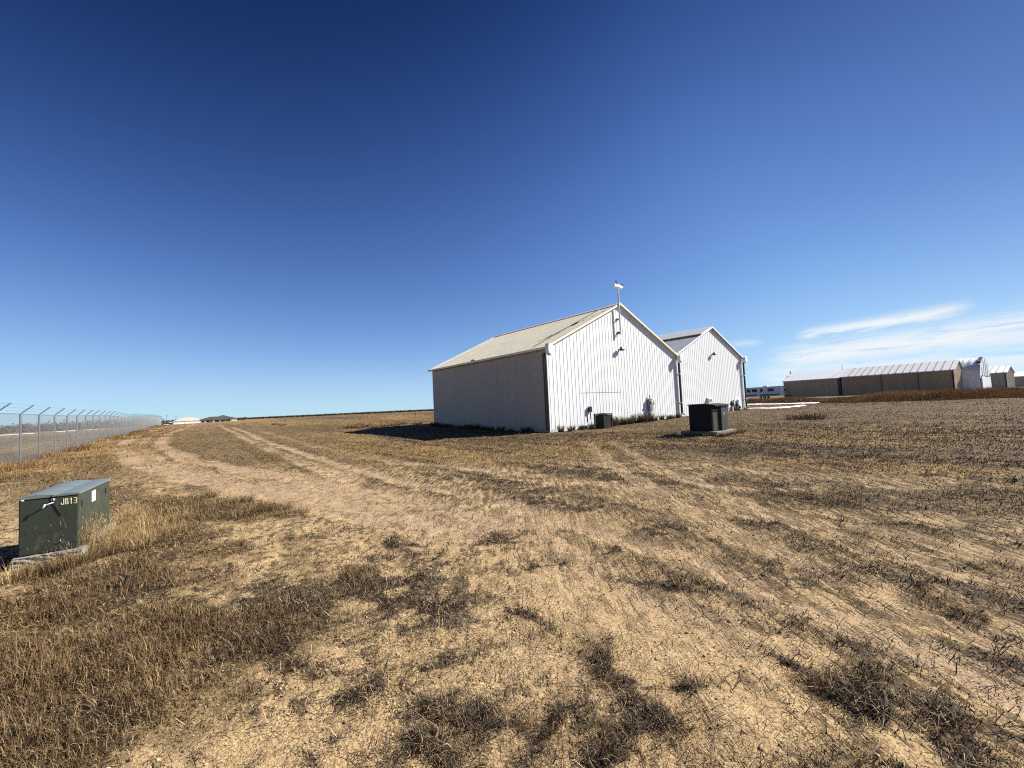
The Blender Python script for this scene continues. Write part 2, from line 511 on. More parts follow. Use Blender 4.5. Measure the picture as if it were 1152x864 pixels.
MATS = {
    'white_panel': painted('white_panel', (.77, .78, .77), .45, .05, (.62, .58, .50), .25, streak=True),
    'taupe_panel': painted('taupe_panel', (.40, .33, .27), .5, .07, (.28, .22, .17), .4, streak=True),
    'cream_roof': painted('cream_roof', (.80, .73, .55), .5, .10, (.50, .42, .28), .35, scale=.6),
    'cream_trim': painted('cream_trim', (.80, .76, .62), .5, .05),
    'white_trim': painted('white_trim', (.80, .80, .78), .45, .05),
    'dark_seam': painted('dark_seam', (.10, .085, .06), .7, .2),
    'grey_roof': painted('grey_roof', (.36, .40, .42), .4, .12, (.26, .27, .27), .4, scale=.8),
    'snow': painted('snow', (.85, .86, .88), .6, .04),
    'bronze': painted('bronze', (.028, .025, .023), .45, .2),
    'lens_glass': painted('lens_glass', (.75, .76, .72), .2, .04),
    'galvanized': painted('galvanized', (.42, .44, .46), .38, .15, metal=.75, scale=9),
    'galv_post': painted('galv_post', (.16, .145, .12), .5, .15, metal=.3, scale=6),
    'wire': painted('wire', (.20, .21, .22), .6, .1, metal=.2, scale=20),
    'cabinet_green': painted('cabinet_green', (.040, .050, .037), .42, .14, (.13, .13, .09), .4, scale=4),
    'cabinet_lid': painted('cabinet_lid', (.16, .19, .185), .38, .12, (.24, .23, .20), .5, scale=5),
    'transformer_shade_green': painted('transformer_shade_green', (.010, .011, .009), .75, .14, (.018, .018, .014), .4, scale=3),  # green darkened almost to black: shade of the left face painted in
    'transformer_door': painted('transformer_door', (.060, .066, .046), .45, .14, (.11, .11, .08), .4, scale=3),
    'concrete': painted('concrete', (.27, .255, .23), .9, .3, (.10, .09, .075), .85, scale=16),
    'pad_concrete': painted('pad_concrete', (.22, .205, .18), .9, .3, (.10, .085, .065), .8, scale=6),
    'black_metal': painted('black_metal', (.022, .024, .026), .45, .2),
    'black_rubber': painted('black_rubber', (.012, .012, .012), .7, .2),
    'unit_grey': painted('unit_grey', (.030, .032, .034), .5, .15),
    'meter_grey': painted('meter_grey', (.20, .21, .21), .5, .1),
    'conduit_beige': painted('conduit_beige', (.42, .40, .32), .55, .1),
    'letter_yellow': painted('letter_yellow', (.80, .72, .42), .5, .04),
    'label_white': painted('label_white', (.82, .82, .80), .5, .03),
    'tan_wall': painted('tan_wall', (.40, .26, .15), .6, .12, (.27, .165, .09), .4, streak=True, scale=.6),
    'tan_wall_pale': painted('tan_wall_pale', (.46, .32, .20), .6, .12, (.32, .21, .12), .4, streak=True, scale=.6),
    'tan_gable': painted('tan_gable', (.48, .35, .23), .6, .1, streak=True),
    'white_roof': painted('white_roof', (.80, .80, .80), .45, .06),
    'roof_rib': painted('roof_rib', (.46, .43, .41), .5, .1),
    'grey_wall': painted('grey_wall', (.36, .33, .28), .6, .1, streak=True),
    'arch_white': painted('arch_white', (.74, .76, .80), .5, .10, (.30, .32, .36), .7, scale=1.6),
    'rv_body': painted('rv_body', (.66, .66, .66), .35, .06),
    'rv_stripe': painted('rv_stripe', (.10, .11, .13), .4, .1),
    'dark_glass': painted('dark_glass', (.015, .017, .02), .15, .1),
    'shingle': painted('shingle', (.075, .07, .068), .9, .25),
    'house_wall': painted('house_wall', (.60, .56, .48), .8, .08),
    'pale_roof': painted('pale_roof', (.74, .70, .60), .6, .06),
    'wood_pole': painted('wood_pole', (.12, .085, .06), .85, .25),
}


def veg(name, stops, rough=.8):
    """dry plant matter: every blade takes its own tone from the vertex value 'tone'"""
    M = Mat(name)
    a = M.n('ShaderNodeAttribute', attribute_name='tone')
    c = M.ramp(a.outputs['Fac'], stops)
    M.set(Base_Color=c, Roughness=rough)
    M.b.inputs['Specular IOR Level'].default_value = .15
    return M.m


VEG = {
    'dry_grass': veg('dry_grass', [(0, (.034, .022, .012)), (.35, (.115, .075, .037)), (.7, (.235, .160, .080)), (1, (.44, .325, .175))]),
    'gold_grass': veg('gold_grass', [(0, (.060, .036, .018)), (.4, (.175, .105, .045)), (.8, (.31, .195, .088)), (1, (.46, .33, .17))]),
    'dead_mat': veg('dead_mat', [(0, (.014, .010, .007)), (.4, (.052, .037, .025)), (.75, (.155, .112, .07)), (1, (.42, .31, .19))]),
    'straw_bits': veg('straw_bits', [(0, (.018, .014, .011)), (.28, (.11, .074, .042)), (.5, (.38, .27, .145)), (1, (.66, .50, .29))]),
    'straw': veg('straw', [(0, (0.172, 0.103, 0.043)), (.5, (0.378, 0.258, 0.116)), (1, (0.568, 0.430, 0.232))]),
    'bank_weed': veg('bank_weed', [(0, (.11, .066, .034)), (.5, (.31, .19, .092)), (1, (.52, .36, .18))]),
    'rust_weed': veg('rust_weed', [(0, (.036, .022, .012)), (.4, (.130, .080, .039)), (.75, (.26, .170, .085)), (1, (.48, .35, .19))]),
    'soil_clod': veg('soil_clod', [(0, (.16, .11, .065)), (.6, (.33, .235, .135)), (1, (.50, .38, .24))]),
    'weed_brown': veg('weed_brown', [(0, (0.030, 0.019, 0.012)), (.5, (0.095, 0.056, 0.028)), (1, (0.224, 0.142, 0.069))]),
    'weed_olive': veg('weed_olive', [(0, (0.034, 0.033, 0.015)), (.5, (0.112, 0.095, 0.043)), (1, (0.258, 0.215, 0.103))]),
    'far_tree': veg('far_tree', [(0, (.050, .043, .034)), (1, (.13, .11, .08))]),
}

# ------------------------------------------------------------------ mesh helpers


def tag(o, label=None, cat=None, group=None, kind=None):
    for k, v in (('label', label), ('category', cat), ('group', group), ('kind', kind)):
        if v:
            o[k] = v
    return o


def np_mesh(name, co, faces_idx, nper, mat, parent=None, tone=None, smooth=False):
    """one mesh object from numpy arrays; all faces have nper corners"""
    me = bpy.data.meshes.new(name)
    nv = len(co); nf = len(faces_idx)
    me.vertices.add(nv); me.vertices.foreach_set('co', np.ascontiguousarray(co, np.float32).ravel())
    me.loops.add(nf * nper); me.loops.foreach_set('vertex_index', np.ascontiguousarray(faces_idx, np.int32).ravel())
    me.polygons.add(nf)
    me.polygons.foreach_set('loop_start', np.arange(0, nf * nper, nper, dtype=np.int32))
    if smooth:
        me.polygons.foreach_set('use_smooth', np.ones(nf, bool))
    if tone is not None:
        at = me.attributes.new('tone', 'FLOAT', 'POINT'); at.data.foreach_set('value', np.ascontiguousarray(tone, np.float32))
    me.update(calc_edges=True)
    me.materials.append(mat)
    o = bpy.data.objects.new(name, me); C.objects.link(o)
    if parent:
        o.parent = parent
    return o


class MB:
    def __init__(self):
        self.v = []; self.f = []

    def poly(self, pts, faces):
        b = len(self.v); self.v += [tuple(p) for p in pts]
        self.f += [tuple(b + i for i in f) for f in faces]
        return self

    def box(self, x0, x1, y0, y1, z0, z1):
        p = [(x0, y0, z0), (x1, y0, z0), (x1, y1, z0), (x0, y1, z0), (x0, y0, z1), (x1, y0, z1), (x1, y1, z1), (x0, y1, z1)]
        return self.poly(p, [(0, 3, 2, 1), (4, 5, 6, 7), (0, 1, 5, 4), (1, 2, 6, 5), (2, 3, 7, 6), (3, 0, 4, 7)])

    def tube(self, p0, p1, r, n=8, r1=None):
        p0 = Vector(p0); p1 = Vector(p1); d = (p1 - p0).normalized()
        a = d.orthogonal().normalized(); b = d.cross(a)
        r1 = r if r1 is None else r1
        pts = [p0 + (a * math.cos(2 * math.pi * i / n) + b * math.sin(2 * math.pi * i / n)) * r for i in range(n)]
        pts += [p1 + (a * math.cos(2 * math.pi * i / n) + b * math.sin(2 * math.pi * i / n)) * r1 for i in range(n)]
        fs = [(i, (i + 1) % n, n + (i + 1) % n, n + i) for i in range(n)] + [tuple(range(n))[::-1], tuple(range(n, 2 * n))]
        return self.poly(pts, fs)

    def prism(self, outline, y0, y1):
        """outline in (x,z), extruded along y"""
        n = len(outline)
        pts = [(x, y0, z) for x, z in outline] + [(x, y1, z) for x, z in outline]
        fs = [tuple(range(n)), tuple(range(n, 2 * n))[::-1]] + [(i, n + i, n + (i + 1) % n, (i + 1) % n) for i in range(n)]
        return self.poly(pts, fs)

    def build(self, name, mat, parent=None, bevel=0.0, smooth=False):
        me = bpy.data.meshes.new(name)
        me.from_pydata(self.v, [], self.f)
        bm = bmesh.new(); bm.from_mesh(me)
        bmesh.ops.recalc_face_normals(bm, faces=bm.faces)
        if bevel:
            bmesh.ops.bevel(bm, geom=[e for e in bm.edges], offset=bevel, segments=2, affect='EDGES', profile=.6, clamp_overlap=True)
        bm.to_mesh(me); bm.free()
        if smooth:
            me.polygons.foreach_set('use_smooth', [True] * len(me.polygons))
        me.materials.append(MATS[mat] if isinstance(mat, str) else mat)
        o = bpy.data.objects.new(name, me); C.objects.link(o)
        if parent:
            o.parent = parent
        return o


def empty(name, loc, rz=0.0, label=None, cat=None, group=None):
    o = bpy.data.objects.new(name, None); C.objects.link(o)
    o.location = loc; o.rotation_euler = (0, 0, rz); o.empty_display_size = .3
    return tag(o, label, cat, group)


def ribbed(u0, u1, top, z0, pitch=.305, h=.0125, wr=.08, wt=.03, extra=()):
    """profile list of (u, depth) for a ribbed sheet"""
    us = []
    n = max(1, int(round((u1 - u0) / pitch)))
    p = (u1 - u0) / n
    for i in range(n):
        c = u0 + (i + .5) * p
        us += [(c - wr / 2, 0), (c - wt / 2, h), (c + wt / 2, h), (c + wr / 2, 0)]
    pts = [(u0, 0)] + us + [(u1, 0)]
    for e in extra:
        d = np.interp(e, [q[0] for q in pts], [q[1] for q in pts])
        pts.append((e, float(d)))
    pts.sort()
    return pts


def rib_sheet(pts, low, high, place):
    """sheet between low(u) and high(u); place(u, d, z) -> local xyz"""
    mb = MB(); n = len(pts)
    v = [place(u, d, low(u)) for u, d in pts] + [place(u, d, high(u)) for u, d in pts]
    mb.poly(v, [(i, i + 1, n + i + 1, n + i) for i in range(n - 1)])
    return mb


# ------------------------------------------------------------------ the ground
def make_ground():
    a = np.concatenate([np.linspace(-66, 66, 720), np.linspace(66, 294, 60)[1:-1]])
    a = np.radians(a); na = len(a)
    rr = [.12, .25, .4, .55, .7, .85]
    r = 1.0
    while r < 4000:
        rr.append(r)
        r *= 1.0078 if r < 70 else (1.02 if r < 300 else 1.08)
    rr.append(9000.0); rr = np.array(rr); nr = len(rr)
    X = rr[:, None] * np.sin(a)[None]; Y = rr[:, None] * np.cos(a)[None]
    lit, gra, gol, tr, micro, san, rgt = [q.reshape(X.shape) for q in fields(X, Y)]
    R = np.hypot(X, Y)
    Z = height(X, Y) + micro * (1 - sstep(60, 120, R))
    co = np.stack([X, Y, Z], -1).reshape(-1, 3)
    co = np.vstack([co, [[0, 0, float(Z[0].mean())]]])
    i = np.arange(nr - 1)[:, None]; j = np.arange(na)[None]
    jn = (j + 1) % na
    q = np.stack([i * na + j, (i + 1) * na + j, (i + 1) * na + jn, i * na + jn], -1).reshape(-1, 4)
    tris = np.concatenate([q[:, [0, 2, 1]], q[:, [0, 3, 2]]])
    cidx = nr * na
    fan = np.stack([np.full(na, cidx), np.arange(na), (np.arange(na) + 1) % na], -1)[:, [0, 2, 1]]
    M = Mat('ground_soil')
    at = M.n('ShaderNodeAttribute', attribute_name='cover')
    sp = M.n('ShaderNodeSeparateColor'); M.l(at.outputs['Color'], sp.inputs[0])
    L, G, B, T = sp.outputs[0], sp.outputs[1], sp.outputs[2], at.outputs['Alpha']
    n1 = M.noise(75, 3, .7); n2 = M.noise(22, 5, .65); n3 = M.noise(3.2, 6, .6); n4 = M.noise(.35, 5, .6)
    rowv = M.coord((1.0, .07, 1.0), -YAW)
    n5 = M.noise(5.5, 6, .65, rowv)
    at2 = M.n('ShaderNodeAttribute', attribute_name='cover2')
    sp2 = M.n('ShaderNodeSeparateColor'); M.l(at2.outputs['Color'], sp2.inputs[0])
    S, RG = sp2.outputs[0], sp2.outputs[1]
    sand = M.ramp(n1, [(.37, (.035, .025, .016)), (.44, (.30, .21, .112)), (.53, (.46, .325, .170)), (.64, (.64, .475, .265))])
    sand = M.mix(M.remap(n3, .38, .62, 0, .5), sand, (.37, .25, .132))
    sand = M.mix(M.remap(n4, .42, .6, 0, .4), sand, (.42, .30, .172))
    litc = M.ramp(n2, [(.34, (.022, .016, .011)), (.5, (.075, .055, .038)), (.64, (.21, .155, .10))])
    grac = M.ramp(n2, [(.36, (.030, .020, .011)), (.48, (.135, .092, .046)), (.62, (.31, .22, .112))])
    golc = M.ramp(n2, [(.36, (.065, .038, .014)), (.48, (.27, .17, .068)), (.62, (.48, .33, .15))])
    trc = M.ramp(n1, [(.35, (.11, .075, .048)), (.45, (.33, .232, .148)), (.6, (.48, .345, .222))])
    jit = M.math('MULTIPLY_ADD', M.math('SUBTRACT', n2, .5), 1.6, 0.0)
    jit2 = M.math('MULTIPLY_ADD', M.math('SUBTRACT', n5, .5), 1.1, jit)

    def fac(m_, lo, hi):
        return M.remap(M.math('MULTIPLY_ADD', m_, 1.0, M.math('MULTIPLY', jit2, m_)), lo, hi)
    c = M.mix(fac(G, .10, .45), sand, grac)
    c = M.mix(fac(B, .12, .5), c, golc)
    # matted dark thatch in clumps a hand to a foot across, drawn out along the rows on the mown side
    n6 = M.noise(8.5, 5, .68); n7 = M.noise(2.6, 5, .68)
    n8 = M.noise(13.0, 5, .7, M.coord((1.0, .13, 1.0), -YAW))
    iso = M.math('MULTIPLY_ADD', n6, .6, M.math('MULTIPLY', n7, .4))
    rowm = M.math('MULTIPLY_ADD', n8, .65, M.math('MULTIPLY', n7, .35))
    mm = M.math('MULTIPLY_ADD', RG, M.math('SUBTRACT', rowm, iso), iso)
    amt = M.math('MULTIPLY', M.math('MULTIPLY_ADD', S, -.85, 1.0), M.math('MULTIPLY', M.math('MULTIPLY_ADD', T, -.6, 1.0), M.math('MULTIPLY_ADD', B, -.55, 1.0)))
    thr = M.math('MULTIPLY_ADD', RG, -.042, .548)
    mk = M.math('MULTIPLY', M.math('MULTIPLY', M.remap(M.math('SUBTRACT', mm, thr), -.030, .030), amt), .85)
    c = M.mix(M.math('MULTIPLY', M.remap(T, .15, .8), .7), c, trc)
    c = M.mix(mk, c, M.ramp(n2, [(.38, (.018, .013, .009)), (.50, (.075, .053, .033)), (.62, (.18, .13, .072))]))
    lj = M.math('MULTIPLY_ADD', L, M.math('MULTIPLY', M.math('SUBTRACT', n6, .5), 3.2), L)
    c = M.mix(M.remap(M.math('MULTIPLY_ADD', M.math('MULTIPLY', jit2, .6), L, lj), .22, .62), c, litc)
    M.set(Base_Color=c, Roughness=.95)
    M.b.inputs['Specular IOR Level'].default_value = .1
    hgt = M.math('ADD', M.math('MULTIPLY_ADD', n1, .4, M.math('MULTIPLY', mk, 1.4)), n2)
    M.bump(hgt, 1.0, .016)
    o = np_mesh('ground', co, np.concatenate([tris, fan]), 3, M.m, smooth=True)
    ca = o.data.attributes.new('cover', 'FLOAT_COLOR', 'POINT')
    cv = np.stack([lit, gra, gol, tr], -1).reshape(-1, 4)
    cv = np.vstack([cv, [[0, 0, 0, 0]]])
    ca.data.foreach_set('color', cv.astype(np.float32).ravel())
    ca = o.data.attributes.new('cover2', 'FLOAT_COLOR', 'POINT')
    cv = np.stack([san, rgt, san * 0, san * 0], -1).reshape(-1, 4)
    cv = np.vstack([cv, [[0, 0, 0, 0]]])
    ca.data.foreach_set('color', cv.astype(np.float32).ravel())
    tag(o, kind='structure')
    return o


ground = make_ground()


def patch_strip(name, pts_c, halfw, mat, seed):
    """irregular thin patch lying on the ground, ragged edge, with a low crown"""
    P = np.array(pts_c); n = len(P)
    t = np.linspace(0, 1, 60)
    px = np.interp(t, np.linspace(0, 1, n), P[:, 0]); py = np.interp(t, np.linspace(0, 1, n), P[:, 1])
    tx, ty = np.gradient(px), np.gradient(py); l = np.hypot(tx, ty); nx, ny = -ty / l, tx / l
    rows = []
    for k, s in enumerate((-1, -.6, 0, .6, 1)):
        w = halfw * (.55 + .9 * fbm(t * 9 + 3 * k, t * 0 + seed, seed, 3)) * np.sin(np.pi * np.clip(t, .02, .98)) ** .4
        x = px + nx * w * s; y = py + ny * w * s
        z = ground_z(x, y) + (.09 if abs(s) < .1 else (.06 if abs(s) < .9 else -.03))
        rows.append(np.stack([x, y, z], -1))
    co = np.array(rows).reshape(-1, 3)
    q = [(i * 60 + j, i * 60 + j + 1, (i + 1) * 60 + j + 1, (i + 1) * 60 + j) for i in range(4) for j in range(59)]
    return tag(np_mesh(name, co, np.array(q), 4, mat, smooth=True), kind='structure')


def gp(x, y, z=None):
    p = at_z(x, y, .2 if z is None else z)
    return p[:2]


patch_strip('snow', [gp(836, 461), gp(870, 460), gp(885, 459), gp(905, 457)], .55, MATS['snow'], 3)
patch_strip('snow', [gp(834, 456), gp(870, 455.4), gp(890, 454.6), gp(922, 453.6)], 1.5, MATS['snow'], 7)
patch_strip('snow', [gp(-25, 494.5, -.1), gp(0, 493.5, -.1), gp(24, 492, -.1), gp(36, 491, -.1)], 1.4, MATS['snow'], 9)
patch_strip('snow', [gp(92, 486.5, 0), gp(106, 485.3, 0), gp(118, 484.3, 0)], 1.2, MATS['snow'], 12)
patch_strip('snow', [gp(58, 489, 0), gp(72, 488, 0), gp(84, 487.2, 0)], 1.0, MATS['snow'], 14)


# ------------------------------------------------------------------ metal buildings
def metal_building(name, loc, yaw, W, Lr, zb, eave, rise, wallmat, sidemat, roofmat, trimmat, label, cat, pitch=.305,
                   rib_h=.0115, roof_pitch=.305, gutter=True, corner=True, downs=(), z0=-.5):
    t = empty(name, (loc[0], loc[1], zb), yaw, label, cat)
    e = eave - zb; hw = W / 2
    top = lambda u: e + rise * (1 - abs(u - hw) / hw)
    pf = ribbed(0, W, None, None, pitch, rib_h, extra=(hw,))
    rib_sheet(pf, lambda u: z0, top, lambda u, d, z: (u, -d, z)).build('gable_wall', wallmat, t)
    rib_sheet(pf, lambda u: z0, top, lambda u, d, z: (u, Lr + d, z)).build('gable_wall', wallmat, t)
    ps = ribbed(0, Lr, None, None, pitch, rib_h)
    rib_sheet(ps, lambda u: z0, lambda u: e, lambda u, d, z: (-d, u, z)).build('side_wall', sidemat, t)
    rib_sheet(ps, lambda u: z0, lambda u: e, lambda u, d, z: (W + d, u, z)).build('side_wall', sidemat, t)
    # roof: two ribbed slabs
    oh, ro, th = .16, .14, .06
    sl = math.hypot(hw, rise); cs, sn = hw / sl, rise / sl
    pr = ribbed(-ro, Lr + ro, None, None, roof_pitch, .014, .07, .025)
    for side in (-1, 1):
        mb = MB(); n = len(pr)

        def P(u, d, s, below=0.0):
            # s: distance down the slope from the ridge
            x = hw + side * (s * cs - (d + th - below) * -sn * 1.0)
            z = e + rise - s * sn + (d + th - below) * cs
            return (x, u, z)
        L_ = sl + oh
        v = [P(u, d, 0.0) for u, d in pr] + [P(u, d, L_) for u, d in pr]
        mb.poly(v, [(i, i + 1, n + i + 1, n + i) for i in range(n - 1)])
        u0, u1 = -ro, Lr + ro
        b = [P(u0, 0, 0), P(u1, 0, 0), P(u1, 0, L_), P(u0, 0, L_), P(u0, 0, 0, th), P(u1, 0, 0, th), P(u1, 0, L_, th), P(u0, 0, L_, th)]
        mb.poly(b, [(4, 5, 6, 7), (0, 1, 5, 4), (1, 2, 6, 5), (2, 3, 7, 6), (3, 0, 4, 7)])
        mb.build('roof', roofmat, t)
        # rake trim on both gables
        for yy, s2 in ((-ro, -1), (Lr + ro, 1)):
            y0, y1 = sorted((yy + s2 * .003, yy + s2 * .05))
            k = [P(y0, .035, 0.0), P(y0, .035, L_ + .02), P(y0, -.085, L_ + .02), P(y0, -.085, 0.0)]
            k2 = [P(y1, .035, 0.0), P(y1, .035, L_ + .02), P(y1, -.085, L_ + .02), P(y1, -.085, 0.0)]
            MB().poly(k + k2, [(0, 1, 2, 3), (7, 6, 5, 4), (0, 4, 5, 1), (1, 5, 6, 2), (2, 6, 7, 3), (3, 7, 4, 0)]).build('rake_trim', trimmat, t)
        if gutter:
            ex = hw + side * (hw + oh + .03)
            x0, x1 = sorted((ex + side * .005, ex + side * .14))
            ez = e - oh * sn
            MB().box(x0, x1, -ro - .02, Lr + ro + .02, ez - .07, ez + .055).build('gutter', 'white_trim' if side > 0 else trimmat, t, .008)
    # ridge cap
    MB().prism([(hw - .3, e + rise + .115 - .3 * rise / hw), (hw, e + rise + .125), (hw + .3, e + rise + .115 - .3 * rise / hw), (hw + .3, e + rise + .085 - .3 * rise / hw),
                (hw, e + rise + .10), (hw - .3, e + rise + .085 - .3 * rise / hw)], -ro - .052, Lr + ro + .052).build('ridge_cap', trimmat, t)
    if corner:
        for x0, x1 in ((-.055, .06), (W - .06, W + .055)):
            MB().box(x0, x1, -.055, -.036, z0, e - .2).build('corner_trim', 'white_trim', t, .004)
    return t, e, hw


c1 = (2.015, 23.37); W1 = 13.79; L1 = 13.48
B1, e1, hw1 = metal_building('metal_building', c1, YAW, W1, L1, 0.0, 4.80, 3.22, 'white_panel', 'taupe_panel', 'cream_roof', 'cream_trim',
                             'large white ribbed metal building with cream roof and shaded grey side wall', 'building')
c3 = (c1[0] + RX * W1, c1[1] + RY * W1)
W2 = 11.30
GAP = .28
c4 = (c3[0] + RX * GAP, c3[1] + RY * GAP)
B2, e2, hw2 = metal_building('metal_building', c4, YAW, W2, 13.0, 0.0, 5.10, 2.42, 'white_panel', 'white_panel', 'grey_roof', 'white_trim',
                             'narrower white ribbed metal building with grey metal roof behind the transformer', 'building')


def gutter_box(parent, x, e, side):
    """boxed eave return that sticks out past the gable face, six-sided"""
    o = [(-.20, .16), (.16, .26), (.22, .02), (.20, -.24), (-.02, -.42), (-.22, -.20)]
    if side < 0:
        o = [(-a, b) for a, b in o]
    mb = MB().prism([(x + a, e + b) for a, b in o], -.46, -.175)
    return mb.build('eave_return', 'white_trim', parent, .01)


gutter_box(B1, -.06, e1 - .10, -1)
gutter_box(B1, W1 - .02, e1 - .12, 1)
gutter_box(B2, W2 + .02, e2 - .12, 1)


def downspout(parent, x, y, e, z0=.15):
    mb = MB().box(x - .06, x + .06, y - .24, y - .12, z0 + .16, e - .40)
    mb.poly([(x - .06, y - .24, z0 + .16), (x + .06, y - .24, z0 + .16), (x + .06, y - .12, z0 + .16), (x - .06, y - .12, z0 + .16),
             (x - .06, y - .42, z0), (x + .06, y - .42, z0), (x + .06, y - .34, z0 - .04), (x - .06, y - .34, z0 - .04)],
            [(0, 1, 2, 3), (4, 5, 6, 7), (0, 1, 5, 4), (1, 2, 6, 5), (2, 3, 7, 6), (3, 0, 4, 7)])
    d = mb.build('downspout', 'bronze', parent)  # pale pipe coloured dark to carry the shadow line it casts on the gable
    for zz in (1.2, 3.4):
        MB().box(x - .08, x + .08, y - .248, y - .038, zz, zz + .05).build('strap', 'white_trim', d)
    return d


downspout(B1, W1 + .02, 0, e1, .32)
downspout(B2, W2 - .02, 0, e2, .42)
MB().box(-.17, -.07, .06, .16, .1, e1 - .30).build('downspout', 'bronze', B1)  # dark corner strip, the shade on this wall is put into its colour
# lap seam near the gable end of the cream roof, and the thin outline of a covered-over opening
sl1 = math.hypot(hw1, 3.22)
mb = MB()
for k in range(14):
    s0, s1 = .4 + k * .5, .4 + k * .5 + .5
    q = []
    for s, y in ((s0, 1.22 + .02 * (k % 3)), (s1, 1.22 + .02 * (k % 2)), (s1, 1.265), (s0, 1.265)):
        q.append((hw1 - s * hw1 / sl1 - .125 * 3.22 / sl1, y, e1 + 3.22 - s * 3.22 / sl1 + .125 * hw1 / sl1))
    if s1 < sl1:
        mb.poly(q + [(a, b, c - .05) for a, b, c in q], [(0, 1, 2, 3), (4, 5, 6, 7), (0, 1, 5, 4), (1, 2, 6, 5), (2, 3, 7, 6), (3, 0, 4, 7)])
mb.build('lap_seam', 'dark_seam', B1)
MB().box(2.7, 6.6, -.014, -.010, 2.16, 2.175).build('panel_joint', 'meter_grey', B1)
# pale strip along the ridge of the grey roof and the dark step below it
sl2 = math.hypot(hw2, 2.42)


def roof_band(parent, hw, e, rise, sl, s0, s1, y0, y1, h, name, mat):
    q = []
    for s, y in ((s0, y0), (s1, y0), (s1, y1), (s0, y1)):
        q.append((hw - s * hw / sl - h * rise / sl, y, e + rise - s * rise / sl + h * hw / sl))
    k = [(a + .12 * rise / sl * .5, b, c - .12 * hw / sl * .5) for a, b, c in q]
    return MB().poly(q + k, [(0, 1, 2, 3), (7, 6, 5, 4), (0, 1, 5, 4), (1, 2, 6, 5), (2, 3, 7, 6), (3, 0, 4, 7)]).build(name, mat, parent)


roof_band(B2, hw2, e2, 2.42, sl2, .34, 2.0, -.1, 13.1, .15, 'skylight_strip', 'lens_glass')
roof_band(B2, hw2, e2, 2.42, sl2, 2.0, 2.18, -.1, 13.1, .16, 'lap_seam', 'dark_seam')


def on_gable(px, py):
    """photo pixel -> local (x, z) on the shared gable plane of the two buildings"""
    p = at_plane(px, py, (c1[0], c1[1], 0), np.array([DX, DY, 0]))
    return (p[0] - c1[0]) * RX + (p[1] - c1[1]) * RY, p[2]


def gable_pt(x, z, out=.04):
    return (c1[0] + RX * x - DX * out, c1[1] + RY * x - DY * out, z)


def on_side(px, py):
    p = at_plane(px, py, (c1[0], c1[1], 0), np.array([RX, RY, 0]))
    return (p[0] - c1[0]) * DX + (p[1] - c1[1]) * DY, p[2]


def wall_light(loc, rz, label):
    t = empty('wall_light', loc, rz, label, 'wall light', 'floodlights on the metal buildings')
    t.scale = (.85, .72, .85)
    MB().box(-.07, .07, -.05, 0, -.07, .07).build('mounting_box', 'meter_grey', t, .006)
    MB().tube((0, -.05, 0), (0, -.16, .02), .02).build('arm', 'bronze', t)
    mb = MB().poly([(-.17, -.14, -.14), (.17, -.14, -.14), (.17, -.14, .12), (-.17, -.14, .12),
                    (-.20, -.40, -.06), (.20, -.40, -.06), (.20, -.36, .17), (-.20, -.36, .17)],
                   [(0, 1, 2, 3), (4, 5, 6, 7), (0, 1, 5, 4), (1, 2, 6, 5), (2, 3, 7, 6), (3, 0, 4, 7)])
    mb.build('housing', 'bronze', t, .015)
    MB().poly([(-.15, -.402, -.03), (.15, -.402, -.03), (.15, -.372, .14), (-.15, -.372, .14), (-.15, -.412, -.03), (.15, -.412, -.03), (.15, -.382, .14), (-.15, -.382, .14)],
              [(0, 1, 2, 3), (4, 5, 6, 7), (0, 1, 5, 4), (1, 2, 6, 5), (2, 3, 7, 6), (3, 0, 4, 7)]).build('lens', 'lens_glass', t)
    return t


x, z = on_gable(697, 393); wall_light(gable_pt(x, z, .03), YAW, 'dark floodlight below the mast on the gable of the larger white building')
x, z = on_gable(801, 398.5); wall_light(gable_pt(x, z, .03), YAW, 'dark floodlight on the gable of the narrower grey roofed building')
y, z = on_side(535, 407)
wall_light((c1[0] + DX * y - RX * .03, c1[1] + DY * y - RY * .03, z), YAW - math.pi / 2, 'dark floodlight under the eave of the shaded side wall')

# mast with a cross bar and instruments, clamped to the peak
xm, zt = hw1 + .08, 0
_, zlow = on_gable(696.5, 377); _, ztop = on_gable(694.5, 321)
t = empty('weather_mast', gable_pt(hw1 - .22, zlow, .0), YAW, 'thin pale mast with cross bar and instruments clamped to the gable peak', 'mast')
zz = ztop - zlow - .22
MB().tube((0, -.21, 0), (0, -.21, zz), .05, 10).build('pole', 'white_trim', t, smooth=False)
for hb in (.12, zz - 2.15):
    b = MB().box(-.03, .03, -.25, -.02, hb, hb + .06)
    b.box(-.10, .10, -.06, -.035, hb - .04, hb + .10)
    b.build('bracket', 'meter_grey' if hb > .2 else 'bronze', t)
MB().box(-.46, .44, -.30, -.15, zz - .02, zz + .16).build('cross_bar', 'white_trim', t, .008)
MB().tube((-.18, -.22, zz + .14), (-.18, -.22, zz + .42), .035, 8).build('sensor', 'bronze', t)
MB().tube((.30, -.22, zz + .14), (.34, -.22, zz + .20), .06, 8).tube((.36, -.30, zz + .20), (.54, -.24, zz + .20), .05, 8).build('camera', 'bronze', t)
MB().tube((.02, -.20, .1), (.05, -.05, .05), .018, 6).build('cable', 'black_rubber', t)
pa = at_y(553, 378, c1[1] + DY * L1 + RY * hw1)
t = empty('roof_antenna', (c1[0] + RX * hw1 + DX * (L1 - .3), c1[1] + RY * hw1 + DY * (L1 - .3), e1 + 3.22 + .12), YAW,
          'thin whip antenna at the far end of the cream roof ridge', 'antenna')
MB().tube((0, 0, -.02), (0, 0, 1.3), .016, 6, .008).build('whip', 'galvanized', t)
MB().tube((0, 0, -.03), (0, 0, .14), .05, 8).build('base', 'galvanized', t)


